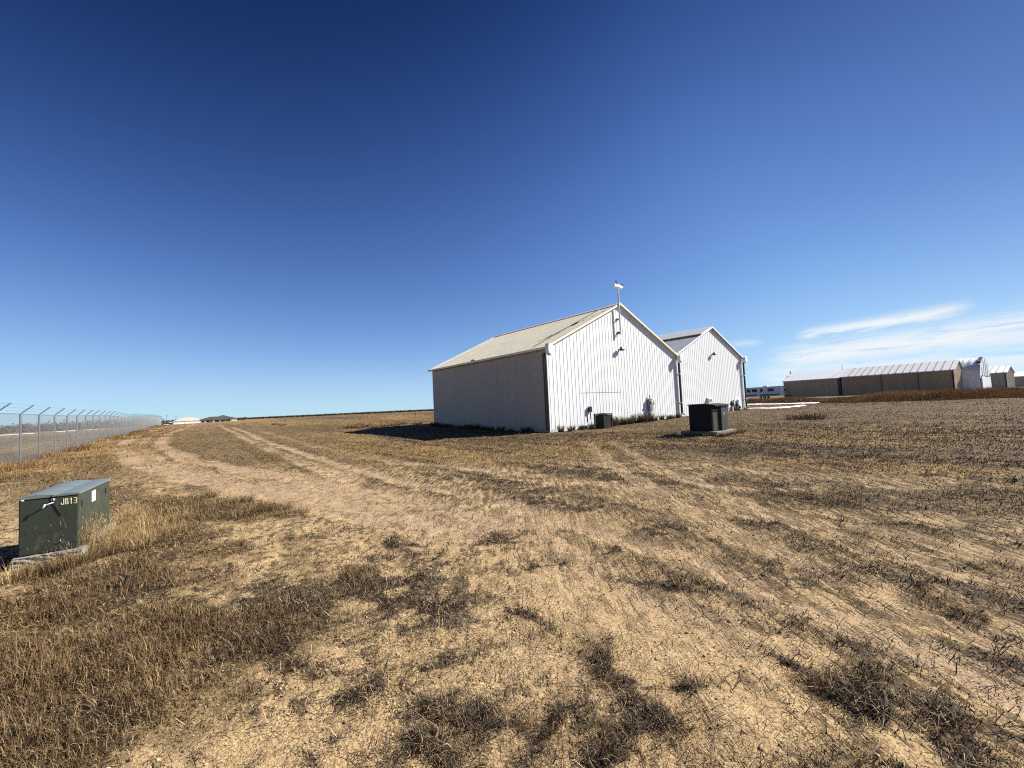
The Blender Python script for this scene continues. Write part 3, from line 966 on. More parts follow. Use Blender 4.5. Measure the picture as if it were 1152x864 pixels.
# condenser unit against the wall
def condenser():
    x, _ = on_gable(669, 470)
    x -= .18
    p = gable_pt(x, 0, .80)
    g = hz(p[0], p[1])
    t = empty('air_conditioner', (p[0], p[1], g), YAW, 'small dark air conditioner standing against the white gable wall', 'air conditioner')
    s = .36
    MB().box(-s, s, -s, s, .04, .10).build('base_pan', 'black_metal', t, .01)
    MB().box(-s + .04, s - .04, -s + .04, s - .04, .10, .80).build('coil', 'black_rubber', t)
    mb = MB()
    for k in range(17):
        zz = .12 + k * .04
        for a in (0, 1, 2, 3):
            ca, sa = math.cos(a * math.pi / 2), math.sin(a * math.pi / 2)
            q = [(-s + .03, -s + .03, zz + .022), (s - .03, -s + .03, zz + .022), (s - .03, -s - .005, zz), (-s + .03, -s - .005, zz),
                 (-s + .03, -s + .03, zz + .027), (s - .03, -s + .03, zz + .027), (s - .03, -s - .005, zz + .006), (-s + .03, -s - .005, zz + .006)]
            q = [(a_ * ca - b_ * sa, a_ * sa + b_ * ca, c_) for a_, b_, c_ in q]
            mb.poly(q, [(0, 1, 2, 3), (7, 6, 5, 4), (0, 1, 5, 4), (1, 2, 6, 5), (2, 3, 7, 6), (3, 0, 4, 7)])
    mb.build('louver_grille', 'unit_grey', t)
    for sx in (-1, 1):
        for sy in (-1, 1):
            MB().box(sx * s - .03, sx * s + .03, sy * s - .03, sy * s + .03, .10, .82).build('corner_post', 'unit_grey', t, .006)
    MB().box(-s - .04, s + .04, -s - .04, s + .04, .82, .88).build('top_cover', 'unit_grey', t, .015)
    mb = MB()
    for k in range(6):
        r0 = .06 + k * .045
        pts = [(r0 * math.cos(q * math.pi / 12), r0 * math.sin(q * math.pi / 12), .895) for q in range(24)]
        for i in range(24):
            mb.tube(pts[i], pts[(i + 1) % 24], .006, 4)
    mb.build('fan_guard', 'black_metal', t)
    # disconnect switch on the wall above, with its conduit
    xx, zz = on_gable(662.6, 460.5)
    q = empty('switch_box', gable_pt(xx, zz, .036), YAW, 'small dark switch box on the wall above the air conditioner', 'switch box')
    MB().box(-.11, .11, -.12, 0, -.17, .17).build('case', 'black_metal', q, .01)
    MB().tube((0, -.06, -.17), (0, -.06, -.62), .022, 8).build('conduit', 'black_metal', q)


condenser()


def meter():
    x0, zt = on_gable(728, 448.5); _, zb = on_gable(728, 462)
    p = gable_pt(x0 + .1, 0, .036); g = hz(p[0], p[1]) - .05
    t = empty('electric_meter', (p[0], p[1], g), YAW, 'tall grey electric meter panel on a pale riser at the white wall', 'electric meter')
    MB().box(-.16, .18, -.20, 0, zb - g, zt - g).build('panel', 'meter_grey', t, .012)
    MB().box(-.12, .14, -.208, -.203, zb - g + .05, zt - g - .05).build('panel_door', 'meter_grey', t)
    MB().tube((.01, -.203, zt - g - .22), (.01, -.30, zt - g - .22), .085, 14).build('dial', 'lens_glass', t)
    MB().box(-.09, .16, -.16, 0, 0, zb - g - .006).build('riser', 'conduit_beige', t, .01)
    MB().tube((.05, -.07, zt - g + .003), (.05, -.07, zt - g + .25), .03, 8).build('conduit', 'meter_grey', t)
    x1, z1 = on_gable(734.3, 453)
    q = empty('switch_box', gable_pt(x1, z1, .036), YAW, 'narrow pale switch box right of the electric meter panel', 'switch box')
    MB().box(-.06, .06, -.07, 0, -.16, .16).build('case', 'conduit_beige', q, .008)
    MB().tube((0, -.035, -.16), (0, -.035, -.7), .014, 6).build('conduit', 'conduit_beige', q)


meter()


def gas_meter(px, scale, label):
    x, _ = on_gable(px, 455)
    p = gable_pt(x, 0, .30); g = hz(p[0], p[1])
    t = empty('gas_meter', (p[0], p[1], g), YAW, label, 'gas meter', 'gas meters at the wall corner')
    t.scale = (scale,) * 3
    MB().tube((-.22, 0, -.1), (-.22, 0, .78), .03, 8).tube((-.22, 0, .78), (-.04, 0, .78), .03, 8).tube((.2, 0, -.1), (.2, 0, .86), .03, 8).tube((.2, 0, .82), (.08, 0, .82), .03, 8).build('pipe', 'black_metal', t)
    MB().box(-.15, .15, -.12, .12, .34, .74).build('body', 'meter_grey', t, .05)
    MB().tube((0, -.125, .60), (0, -.15, .60), .09, 14).build('dial', 'lens_glass', t)
    MB().tube((-.22, -.09, .55), (-.22, .09, .55), .11, 12).tube((-.22, 0, .55), (-.22, 0, .68), .05, 10).build('regulator', 'black_metal', t)


gas_meter(820.6, 1.15, 'dark gas meter on bent black pipes beside the transformer top')
gas_meter(825.5, 1.0, 'lower dark gas meter between its twin and the corner downspout')
x, z = on_gable(830, 453)
t = empty('utility_box', gable_pt(x, z, .036), YAW, 'white utility box near the far right corner of the narrower building', 'utility box')
MB().box(-.26, .26, -.18, 0, -.22, .30).build('case', 'white_trim', t, .012)
MB().box(-.22, .22, -.188, -.183, -.18, .26).build('cover', 'label_white', t)
MB().tube((0, -.09, -.22), (0, -.09, -.95), .03, 8).build('conduit', 'black_metal', t)
MB().tube((.06, -.10, -.34), (.06, -.10, -.50), .09, 10).build('coupling', 'black_metal', t)
x, z = on_gable(796.5, 449.5)
t = empty('vent_hood', gable_pt(x, z, .036), YAW, 'pale vent hood on the wall just above the dark transformer', 'vent')
MB().poly([(-.24, 0, .2), (.24, 0, .2), (.24, -.22, .06), (-.24, -.22, .06), (-.24, 0, -.22), (.24, 0, -.22), (.24, -.22, -.22), (-.24, -.22, -.22)],
          [(0, 1, 2, 3), (3, 2, 6, 7), (0, 3, 7, 4), (1, 5, 6, 2), (4, 7, 6, 5), (0, 4, 5, 1)]).build('hood', 'white_trim', t, .008)
mb = MB()
for k in range(4):
    mb.box(-.2, .2, -.232, -.224, -.19 + k * .06, -.155 + k * .06)
mb.build('louver', 'meter_grey', t)


# ------------------------------------------------------------------ pad-mounted transformer in front of the gables
def transformer():
    cn = at_z(803.8, 484.8, .23)
    LD, LR, H = 1.02, 1.12, 1.05
    g = .02
    pad = MB().box(-.20, LR + .40, -.20, LD + .30, -.25, .185)
    o = pad.build('concrete_pad', 'pad_concrete', None, .015)
    o.location = (cn[0], cn[1], g); o.rotation_euler = (0, 0, YAW)
    tag(o, 'grey concrete pad under the dark transformer near the white gables', 'concrete pad')
    t = empty('transformer', (cn[0], cn[1], g + .185), YAW, 'dark green pad mounted transformer standing in front of the white gables', 'transformer')
    MB().box(0, LR, .10, LD, 0, H).build('tank', 'transformer_shade_green', t, .015)
    MB().box(.56, LR - .004, -.06, .097, .02, H - .05).build('door', 'transformer_door', t, .012)
    MB().box(.004, .545, .03, .097, .02, H - .16).build('door', 'transformer_door', t, .012)
    MB().poly([(-.03, -.11, H - .06), (LR + .03, -.11, H - .06), (LR + .03, .30, H + .004), (-.03, .30, H + .004),
               (-.03, -.11, H), (LR + .03, -.11, H), (LR + .03, .30, H + .055), (-.03, .30, H + .055)],
              [(0, 1, 2, 3), (7, 6, 5, 4), (0, 1, 5, 4), (1, 2, 6, 5), (2, 3, 7, 6), (3, 0, 4, 7)]).build('hood', 'transformer_shade_green', t, .008)
    MB().box(-.03, LR + .03, .303, LD + .03, H + .004, H + .05).build('lid', 'transformer_shade_green', t, .012)
    MB().box(.52, .55, -.005, .027, .42, .60).build('handle', 'black_metal', t, .006)
    MB().box(.70, .88, -.066, -.061, .62, .74).build('warning_label', 'meter_grey', t)
    MB().box(-.004, -.001, .30, .48, .55, .68).build('warning_label', 'unit_grey', t)
    MB().box(-.012, -.001, .20, LD - .06, .06, H - .10).build('side_panel', 'transformer_shade_green', t, .004)


transformer()


# ------------------------------------------------------------------ JB13 cabinet at the left
def cabinet():
    yaw = RAD(32.5)
    cx, cy = -5.592, 4.717
    bw, bl = .483, 1.33
    g = hz(cx, cy)
    pad = MB().box(-.03, bw + .05, -.045, bl + .10, -.2, .16)
    # rough cast edge
    o = pad.build('concrete_pad', 'concrete', None, .012)
    bm = bmesh.new(); bm.from_mesh(o.data)
    bmesh.ops.subdivide_edges(bm, edges=bm.edges, cuts=11, use_grid_fill=True)
    bmesh.ops.subdivide_edges(bm, edges=bm.edges, cuts=2, use_grid_fill=True)
    bm.normal_update()
    nrm = [v.normal.copy() for v in bm.verts]
    for v, q in zip(bm.verts, nrm):
        a_, b_ = v.co.x + v.co.z * 1.7, v.co.y - v.co.z * 2.3
        k = float(fbm(np.array([a_ * 22]), np.array([b_ * 22]), 3, 4)[0]) - .5
        v.co += q * k * (.012 if v.co.z > .15 else .040)
    bm.to_mesh(o.data); bm.free()
    o.location = (cx, cy, 0); o.rotation_euler = (0, 0, yaw)
    tag(o, 'rough weathered concrete pad under the green numbered cabinet', 'concrete pad')
    t = empty('junction_cabinet', (cx, cy, .16), yaw, 'dark green metal junction cabinet marked JB13 in dry grass near the fence', 'cabinet')
    H = .628
    MB().box(0, bw, .02, bl, 0, H).build('body', 'cabinet_green', t, .008)
    MB().box(.012, bw - .008, .002, .018, .012, H - .012).build('door', 'cabinet_green', t, .004)
    # lid in two leaves with a shallow crown
    xs = bw * .62

    def leaf(x0, x1, rise, nm):
        n = 8
        out = [(x0 + (x1 - x0) * i / n, H + .020 + rise * math.sin(math.pi * i / n)) for i in range(n + 1)]
        out += [(x1, H + .002), (x0, H + .002)]
        MB().prism(out, -.004, bl + .012).build(nm, 'cabinet_lid', t)
    leaf(-.012, xs - .006, .022, 'lid')
    leaf(xs + .006, bw + .012, .006, 'lid')
    MB().box(xs - .006, xs + .006, -.003, bl + .005, H + .001, H + .012).build('lid_seam', 'black_rubber', t)
    # latch and handle
    hx, hz_ = .215, H - .088
    h = MB().tube((hx, .0, hz_), (hx, -.05, hz_), .005, 8).tube((hx - .008, -.05, hz_ - .026), (hx + .010, -.05, hz_ + .018), .008, 8).tube((hx + .01, -.048, hz_ + .010), (hx + .070, -.020, hz_ + .028), .005, 8)
    h.build('handle', 'label_white', t, smooth=True)
    MB().box(hx + .045, hx + .075, -.004, .0015, H - .040, H - .018).build('latch', 'label_white', t)
    MB().tube((.030, -.016, H - .004), (.050, -.016, H - .004), .008, 6).build('bolt', 'label_white', t)
    mb = MB(); pts = [(xs - .032, -.006, H + .022), (xs - .026, -.0055, H - .03), (xs - .008, -.003, H - .10), (xs + .020, -.003, H - .165), (xs + .045, -.003, H - .215)]
    for a, b in zip(pts[:-1], pts[1:]):
        mb.tube(a, b, .0038, 6)
    mb.build('strap', 'black_rubber', t)
    # number in chunky strokes
    lh, lw, st = .068, .027, .0078
    segs = {'J': [(lw - st, 0, lw, lh), (.002, 0, lw - st, st), (0, st, st, lh * .34)],
            'B': [(0, 0, st, lh), (st, 0, lw - .003, st), (st, lh / 2 - st / 2, lw - .010, lh / 2 + st / 2), (st, lh - st, lw - .007, lh),
                  (lw - st, .004, lw + .002, lh / 2 - .006), (lw - st - .004, lh / 2 + .006, lw - .003, lh - .004)],
            '1': [(lw * .40, 0, lw * .40 + st * 1.1, lh), (lw * .12, lh - st * 2.2, lw * .40, lh - st * .9)],
            '3': [(0, 0, lw - .004, st), (.006, lh / 2 - st / 2, lw - .006, lh / 2 + st / 2), (0, lh - st, lw - .004, lh),
                  (lw - .007, .004, lw + .001, lh / 2 - .003), (lw - .007, lh / 2 + .003, lw + .001, lh - .004)]}
    mb = MB()
    for i, ch in enumerate('JB13'):
        ox = bw * .70 + i * .0355
        for x0, z0, x1, z1 in segs[ch]:
            mb.box(ox + x0, ox + x1, -.0012, .0015, H - .100 + z0, H - .100 + z1)
    mb.build('number', 'letter_yellow', t)
    MB().box(bw + .001, bw + .004, .50, .66, H - .175, H - .04).build('white_label', 'label_white', t)
    MB().box(bw + .001, bw + .012, .62, .68, .20, .25).build('pull', 'black_metal', t, .003)
    for k in range(2):
        MB().tube((bw + .006, .12 + k * 1.0, H - .08), (bw + .006, .12 + k * 1.0, H - .16), .009, 8).build('hinge', 'cabinet_green', t)


cabinet()


# ------------------------------------------------------------------ chain link fence on the left
def fence():
    fd = np.array([-.617, .787]); fn = np.array([.787, .617])
    p0 = np.array([-22.15, 18.75]); sp = 3.1; n0, n1 = -4, 44
    t = empty('chain_link_fence', (*(p0), hz(*p0)), 0, 'long galvanized chain link fence with angled barbed wire arms along the left', 'fence')
    inv = Vector(t.location)
    H = 2.2
    P = []
    for k in range(n0, n1):
        q = p0 + fd * sp * k
        P.append(Vector((q[0], q[1], hz(q[0], q[1]))) - inv)
    rnd = random.Random(2)
    post_mb = MB().tube((0, 0, -.3), (0, 0, H + .02), .036, 8)
    arm_mb = MB()
    a0 = Vector((0, 0, H)); a1 = Vector((fn[0] * .40, fn[1] * .40, H + .38))
    arm_mb.tube(a0, a1, .024, 6)
    post0 = arm0 = None
    for k, q in enumerate(P):
        if post0 is None:
            post0 = post_mb.build('post', 'galv_post', t); arm0 = arm_mb.build('arm', 'galvanized', post0)
            po, ao = post0, arm0
        else:
            po = post0.copy(); C.objects.link(po); po.parent = t
            ao = arm0.copy(); C.objects.link(ao); ao.parent = po
        po.location = q
        po.rotation_euler = (rnd.uniform(-.006, .006), rnd.uniform(-.022, -.004), 0)
    mb = MB()
    for a, b in zip(P[:-1], P[1:]):
        mb.tube(a + Vector((0, 0, H)), b + Vector((0, 0, H)), .021, 5)
    mb.build('top_rail', 'galvanized', t)
    for s in (.33, .66, .97):
        mb = MB(); off = a0.lerp(a1, s) + Vector((0, 0, .012))
        for a, b in zip(P[:-1], P[1:]):
            n = 8
            for i in range(n):
                q0, q1 = a.lerp(b, i / n), a.lerp(b, (i + 1) / n)
                sag = lambda v: -.035 * (1 - (2 * v - 1) ** 2)
                mb.tube(q0 + off + Vector((0, 0, sag(i / n))), q1 + off + Vector((0, 0, sag((i + 1) / n))), .0045, 3)
        mb.build('barbed_wire', 'wire', t)
    # woven fabric: real diagonal wires
    vs = []; fs = []
    fdir = Vector((fd[0], fd[1], 0)); nn = Vector((fn[0], fn[1], 0))
    mesh = .075
    rw = .0021
    o1 = nn * rw; o2 = Vector((0, 0, rw * 1.3)) - nn * rw * .5; o3 = Vector((0, 0, -rw * 1.3)) - nn * rw * .5
    for k, (a, b) in enumerate(zip(P[:-1], P[1:])):
        L = (b - a).length
        st = mesh if k < 16 else mesh * 2
        hh = H - .04
        for sgn in (1, -1):
            s = -hh
            while s < L:
                # wire goes u = s + w (w height) for sgn=1, mirrored for -1
                w0 = max(0, -s); w1 = min(hh, L - s)
                if w1 - w0 > .01:
                    u0, u1 = s + w0, s + w1
                    if sgn < 0:
                        u0, u1 = L - u0, L - u1
                    q0 = a + (b - a) * (u0 / L) + Vector((0, 0, .03 + w0)) + nn * (.04 + .003 * sgn)
                    q1 = a + (b - a) * (u1 / L) + Vector((0, 0, .03 + w1)) + nn * (.04 + .003 * sgn)
                    i = len(vs)
                    sc = 1 if k < 16 else 2.0
                    vs += [q0 + o1 * sc, q0 + o2 * sc, q0 + o3 * sc, q1 + o1 * sc, q1 + o2 * sc, q1 + o3 * sc]
                    fs += [(i, i + 1, i + 4, i + 3), (i + 1, i + 2, i + 5, i + 4), (i + 2, i, i + 3, i + 5)]
                s += st
    np_mesh('chain_link_fabric', np.array([tuple(v) for v in vs]), np.array(fs), 4, MATS['wire'], t)


fence()


# ------------------------------------------------------------------ far right: hangars, RV, arched hangar
def simple_hangar(name, px_r, y_r, L, W, eave, rise, wall, gable, roofm, label, cat, yaw=RAD(35), rib=None, segs=1, roof_h=.05):
    """far building with its long wall towards us; placed by its near right corner"""
    p = at_y(px_r, 440, y_r); x, y = p[0], p[1]
    g = hz(x, y)
    t = empty(name, (x, y, g), yaw, label, cat, None)
    ps = ribbed(0, L, None, None, .9, .04, .2, .06)
    rib_sheet(ps, lambda u: -.5, lambda u: eave, lambda u, d, z: (-d, u, z)).build('side_wall', wall, t)
    rib_sheet(ps, lambda u: -.5, lambda u: eave, lambda u, d, z: (W + d, u, z)).build('side_wall', wall, t)
    hw = W / 2
    top = lambda u: eave + rise * (1 - abs(u - hw) / hw)
    pg = ribbed(0, W, None, None, .9, .04, .2, .06, extra=(hw,))
    rib_sheet(pg, lambda u: -.5, top, lambda u, d, z: (u, -d, z)).build('gable_wall', gable, t)
    rib_sheet(pg, lambda u: -.5, top, lambda u, d, z: (u, L + d, z)).build('gable_wall', wall, t)
    rf = MB()
    rf.prism([(-.25, eave - .25 * rise / hw + .12), (hw, eave + rise + .12), (W + .25, eave - .25 * rise / hw + .12), (W + .25, eave - .25 * rise / hw - .05), (hw, eave + rise + .003), (-.25, eave - .25 * rise / hw - .05)], -.25, L + .2)
    ro = rf.build('roof', roofm, t)
    if rib:
        mb = MB(); n = int(L / rib)
        for i in range(n):
            y0 = .35 + i * rib; y1 = y0 + rib * .22 * (.7 + .6 * ((i * 37) % 10) / 10)
            q = [(-.2, eave - .2 * rise / hw + .125), (hw - .02, eave + rise + .115), (hw - .02, eave + rise + .165), (-.2, eave - .2 * rise / hw + .175)]
            mb.prism(q, y0, y1)
        mb.build('roof_rib', 'roof_rib', ro)
    MB().box(-.10, -.05, 0, .25, -.4, eave - .25).build('corner_trim', 'bronze', t)
    return t, x, y, g


T1, tx, ty, tg = simple_hangar('hangar', 1075, 83.5, 18.5, 10.0, 4.45, 1.95, 'tan_wall', 'tan_gable', 'white_roof',
                               'long brown hangar with white ribbed roof beyond the weed bank', 'hangar', rib=1.18)
mb = MB()
for yy in (5.2, 11.2):
    mb.box(-.10, -.06, yy, yy + .12, -.3, 4.2)
mb.build('wall_joint', 'wood_pole', T1)
ca, sa = math.cos(RAD(35)), math.sin(RAD(35))
p2 = (tx - sa * 18.9, ty + ca * 18.9)
# second section, a little lower and with a clean bright roof
pxr = CX + F * p2[0] / p2[1]
T2, _, _, _ = simple_hangar('hangar', 945, p2[1] + .1, 12.0, 10.0, 4.25, 2.0, 'tan_wall_pale', 'tan_gable', 'snow',
                            'shorter brown hangar with plain snowy white roof beside the camper', 'hangar')
MB().tube((3.7, .3, 6.1), (3.7, .3, 7.4), .05, 6).build('vent_pipe', 'galvanized', T2)
MB().tube((3.7, 11.6, 6.1), (3.7, 11.6, 6.9), .16, 6).build('vent_pipe', 'galvanized', T2)


def arch_hangar():
    ox, oy = 7.2, -2.6
    t = empty('arched_hangar', (tx + ca * ox - sa * oy, ty + sa * ox + ca * oy, tg), RAD(35),
              'white arched hangar with mottled metal end wall beside the brown hangar', 'hangar')
    W, H, L = 14.0, 6.9, 5.0
    n = 20
    arc = [(W / 2 - W / 2 * math.cos(math.pi * i / n), H * (math.sin(math.pi * i / n) ** .72)) for i in range(n + 1)]
    mb = MB()
    k = len(arc)
    pr = [(q * .5, .06 * (q % 2)) for q in range(int(L / .5) + 1)]
    pts = []
    for (y, d) in pr:
        for (x, z) in arc:
            sc = 1 + d / 6
            pts.append((W / 2 + (x - W / 2) * sc, y, z * sc))
    fs = [(a * k + b, a * k + b + 1, (a + 1) * k + b + 1, (a + 1) * k + b) for a in range(len(pr) - 1) for b in range(k - 1)]
    mb.poly(pts, fs); mb.build('arched_roof', 'arch_white', t)
    MB().poly([(x, .02, z) for x, z in arc], [tuple(range(k))]).build('end_wall', 'arch_white', t)
    MB().poly([(x, L - .02, z) for x, z in arc], [tuple(range(k))]).build('end_wall', 'arch_white', t)
    MB().box(2.0, 5.4, -.08, -.01, -.3, 2.9).build('door', 'white_trim', t)
    MB().box(.4, 1.5, -.08, -.01, -.3, 2.6).build('opening', 'bronze', t)
    mb = MB()
    for i in range(5):
        mb.box(3.2 + i * 2.2, 3.32 + i * 2.2, -.06, -.01, 3.0, H * (math.sin(math.pi * (3.2 + i * 2.2) / W) ** .72) - .3)
    mb.box(1.0, W - 1.0, -.065, -.01, 2.95, 3.07)
    mb.build('girt', 'meter_grey', t)
    MB().prism([(W / 2 - 6.0, H - .9), (W / 2 - 2.4, H + .12), (W / 2 - 2.4, H - .1), (W / 2 - 6.0, H - 1.3)], -.14, .4).build('end_flashing', 'bronze', t)


arch_hangar()
G1, _, _, _ = simple_hangar('hangar', 1134, 108, 14, 16, 4.0, 1.8, 'grey_wall', 'grey_wall', 'white_roof',
                            'grey hangar with white ribbed roof at the far right', 'hangar', rib=1.2)
G2, _, _, _ = simple_hangar('hangar', 1172, 118, 12, 16, 3.0, 1.4, 'grey_wall', 'grey_wall', 'white_roof',
                            'low pale roofed hangar cut by the right edge', 'hangar')


def camper():
    p = at_y(858, 449, 112); g = hz(p[0], p[1])
    t = empty('camper_trailer', (p[0], p[1], g), YAW - RAD(4), 'grey camper trailer with dark windows parked left of the brown hangars', 'camper')
    L, W, H = 8.6, 2.5, 3.15
    MB().box(0, W, -L / 2, L / 2, .62, H).build('body', 'rv_body', t, .10)
    MB().box(.02, W - .02, -L / 2 - .9, -L / 2 - .003, .62, H - .15).build('front_cap', 'label_white', t, .12)
    MB().box(-.015, -.004, -L / 2 + .1, L / 2 - .1, .75, 1.15).build('stripe', 'rv_stripe', t)
    for y0, y1, z0 in ((-2.9, -1.4, 1.9), (1.3, 2.6, 1.9), (3.0, 3.9, 1.9), (-.2, .5, 1.9)):
        w = MB().box(-.04, -.003, y0, y1, z0, z0 + .75).build('window', 'dark_glass', t)
        MB().box(-.05, -.004, y0 - .06, y1 + .06, z0 - .07, z0 - .003).build('frame', 'rv_stripe', w)
    MB().box(-.03, -.003, .62, 1.24, .7, 2.6).build('door', 'rv_body', t)
    MB().box(.5, 1.9, -L / 2 - .915, -L / 2 - .902, 1.75, 2.35).build('window', 'dark_glass', t)
    MB().box(.8, 1.6, -1, .1, H + .003, H + .3).build('roof_vent', 'label_white', t, .04)
    for sx in (.22, W - .22):
        for yy in (-.5, .5):
            w = MB().tube((sx - .12, yy, .34), (sx + .12, yy, .34), .34, 16).build('wheel', 'black_rubber', t)
            MB().tube((sx - .13, yy, .34), (sx + .13, yy, .34), .17, 12).build('rim', 'galvanized', w)
    MB().tube((W / 2 - .5, -L / 2 - .9, .55), (W / 2, -L / 2 - 2.0, .5), .06, 6).tube((W / 2 + .5, -L / 2 - .9, .55), (W / 2, -L / 2 - 2.0, .5), .06, 6).tube((W / 2, -L / 2 - 1.9, 0), (W / 2, -L / 2 - 1.9, .8), .04, 6).build('hitch', 'black_metal', t)


camper()


# ------------------------------------------------------------------ far left: houses, white barn, poles, tree line
def far_house():
    p = at_y(246, 474, 300); g = at_y(246, 475.6, 300)[2]
    t = empty('house', (p[0], p[1], g), RAD(35), 'dark hip roofed house with pale walls and garage doors on the left horizon', 'house')
    W, Dp = 22, 12
    MB().box(-W / 2, W / 2, 0, Dp, -2, 2.7).build('wall', 'house_wall', t)

    def hip(x0, x1, y0, y1, z, r, nm='roof'):
        my = (y0 + y1) / 2; d = (y1 - y0) / 2
        MB().poly([(x0, y0, z), (x1, y0, z), (x1, y1, z), (x0, y1, z), (x0 + d, my, z + r), (x1 - d, my, z + r)],
                  [(0, 1, 5, 4), (1, 2, 5), (2, 3, 4, 5), (3, 0, 4), (0, 3, 2, 1)]).build(nm, 'shingle', t)
    hip(-W / 2 - .6, W / 2 + .6, -.6, Dp + .6, 2.703, 1.9)
    MB().box(-3.5, 8.5, -3.5, -.003, -2, 2.75).build('wall', 'house_wall', t)
    hip(-4.2, 9.2, -4.2, 8, 2.76, 2.6)
    for x in (-.8, 2.6, 5.6):
        MB().box(x - 1.3, x + 1.3, -3.56, -3.503, -.2, 2.0).build('garage_door', 'bronze', t)
    for x in (-9, -6.4):
        MB().box(x - .8, x + .8, -.06, -.003, .8, 2.0).build('window', 'dark_glass', t)
    MB().box(-8.2, -7.4, 5, 6, 3.2, 5.6).build('chimney', 'house_wall', t)


def far_barn():
    p = at_y(212, 474, 320); g = at_y(212, 476.8, 320)[2]
    t = empty('barn', (p[0], p[1], g), RAD(38), 'pale barn with low rounded white roof on the left horizon', 'barn')
    MB().box(-9, 9, 0, 14, -2, 2.2).build('wall', 'label_white', t)
    n = 12
    arc = [(-9.4 + 18.8 * i / n, 2.203 + 2.9 * math.sin(math.pi * i / n) ** .9) for i in range(n + 1)]
    MB().prism(arc, -.4, 14.4).build('roof', 'pale_roof', t)
    MB().box(-2.2, 2.2, -.08, -.003, -.2, 2.0).build('door', 'white_trim', t)
    p = at_y(194, 475, 318)
    t = empty('shed', (p[0], p[1], g), RAD(38), 'low white shed left of the rounded pale barn', 'shed')
    MB().box(-5, 5, 0, 7, -2, 1.5).build('wall', 'label_white', t)
    MB().prism([(-5.3, 1.503), (0, 2.2), (5.3, 1.503)], -.3, 7.3).build('roof', 'white_roof', t)
    MB().box(-1, 1, -.07, -.003, -.5, 1.2).build('door', 'white_trim', t)
    p = at_y(188.5, 476, 300); g2 = at_y(188.5, 477.6, 300)[2]
    t = empty('parked_car', (p[0], p[1], g2), RAD(38), 'small dark car parked in front of the low white shed', 'car')
    MB().prism([(-2.2, .35), (-2.25, .8), (-1.5, .95), (-.9, 1.5), (.9, 1.5), (1.5, 1.0), (2.2, .9), (2.25, .35)], 0, 1.7).build('body', 'black_metal', t, .04)
    MB().prism([(-1.35, .98), (-.85, 1.42), (.8, 1.42), (1.3, 1.0)], -.012, -.003).build('window', 'dark_glass', t)
    for x in (-1.4, 1.4):
        for y in (.15, 1.55):
            MB().tube((x, y - .12, .34), (x, y + .12, .34), .34, 12).build('wheel', 'black_rubber', t)


far_house()
far_barn()
for px, py0, py1, yd, lab in ((187.6, 467, 476, 290, 'thin wooden pole behind the dark car'), (198, 467.5, 476, 300, 'thin wooden pole over the low white shed')):
    a = at_y(px, py1, yd); b = at_y(px, py0, yd)
    t = empty('utility_pole', (a[0], a[1], a[2] - .5), 0, lab, 'pole', 'far poles on the left horizon')
    hgt = b[2] - a[2] + .5
    MB().tube((0, 0, -1), (0, 0, hgt), .11, 6, .08).build('pole', 'wood_pole', t)
    MB().box(-.7, .7, -.06, .06, hgt - .5, hgt - .38).build('cross_arm', 'wood_pole', t)
a = at_z(468, 475.5, .35)
t = empty('marker_stake', (a[0], a[1], hz(a[0], a[1])), 0, 'thin steel stake in the field left of the shaded wall', 'stake')
MB().tube((0, 0, -.2), (0, 0, 1.15), .022, 6).build('stake', 'galv_post', t)
MB().box(-.03, .03, -.03, -.022, 1.0, 1.13).build('tip', 'bronze', t)


def leaf_cloud(rng, centers, radii, n_each, size):
    """random small triangles filling ellipsoids"""
    cs = np.repeat(centers, n_each, 0); rs = np.repeat(radii, n_each, 0)
    N = len(cs)
    d = rng.normal(size=(N, 3)); d /= np.linalg.norm(d, axis=1)[:, None]
    p = cs + d * rs * (rng.random((N, 1)) ** .4)
    s = size * (.6 + .8 * rng.random((N, 1, 1)))
    tri = rng.normal(size=(N, 3, 3)) * s
    co = p[:, None] + tri
    return co.reshape(-1, 3), np.repeat(rng.random(N), 3)


def tree_line():
    rng = np.random.default_rng(5)
    cen = []; rad = []
    for a0, a1, n, rmin, rmax, hh in ((-56, -40, 330, 560, 760, 4.4), (-34, -6, 800, 640, 900, .30), (-41, -33, 40, 620, 760, 2.0), (-62, -56, 60, 560, 760, 4.4)):
        for _ in range(n):
            a = math.radians(rng.uniform(a0, a1)); r = rng.uniform(rmin, rmax)
            x, y = r * math.sin(a), r * math.cos(a)
            h = hh * rng.uniform(.5, 1.25)
            if a0 > -42:
                zb = 1.6 - 1.2
                cen.append((x, y, zb + h * .4)); rad.append((h * rng.uniform(6.0, 14.0), h * 3, h * .62))
            else:
                cen.append((x, y, hz(x, y) + h)); rad.append((h * rng.uniform(.8, 1.6), h, h * 1.05))
    co, tone = leaf_cloud(rng, np.array(cen), np.array(rad), 80, .55)
    o = np_mesh('tree_line', co, np.arange(len(co)).reshape(-1, 3), 3, VEG['far_tree'], tone=tone)
    tag(o, 'dark band of far off bare trees along the horizon', 'trees', kind='stuff')


tree_line()


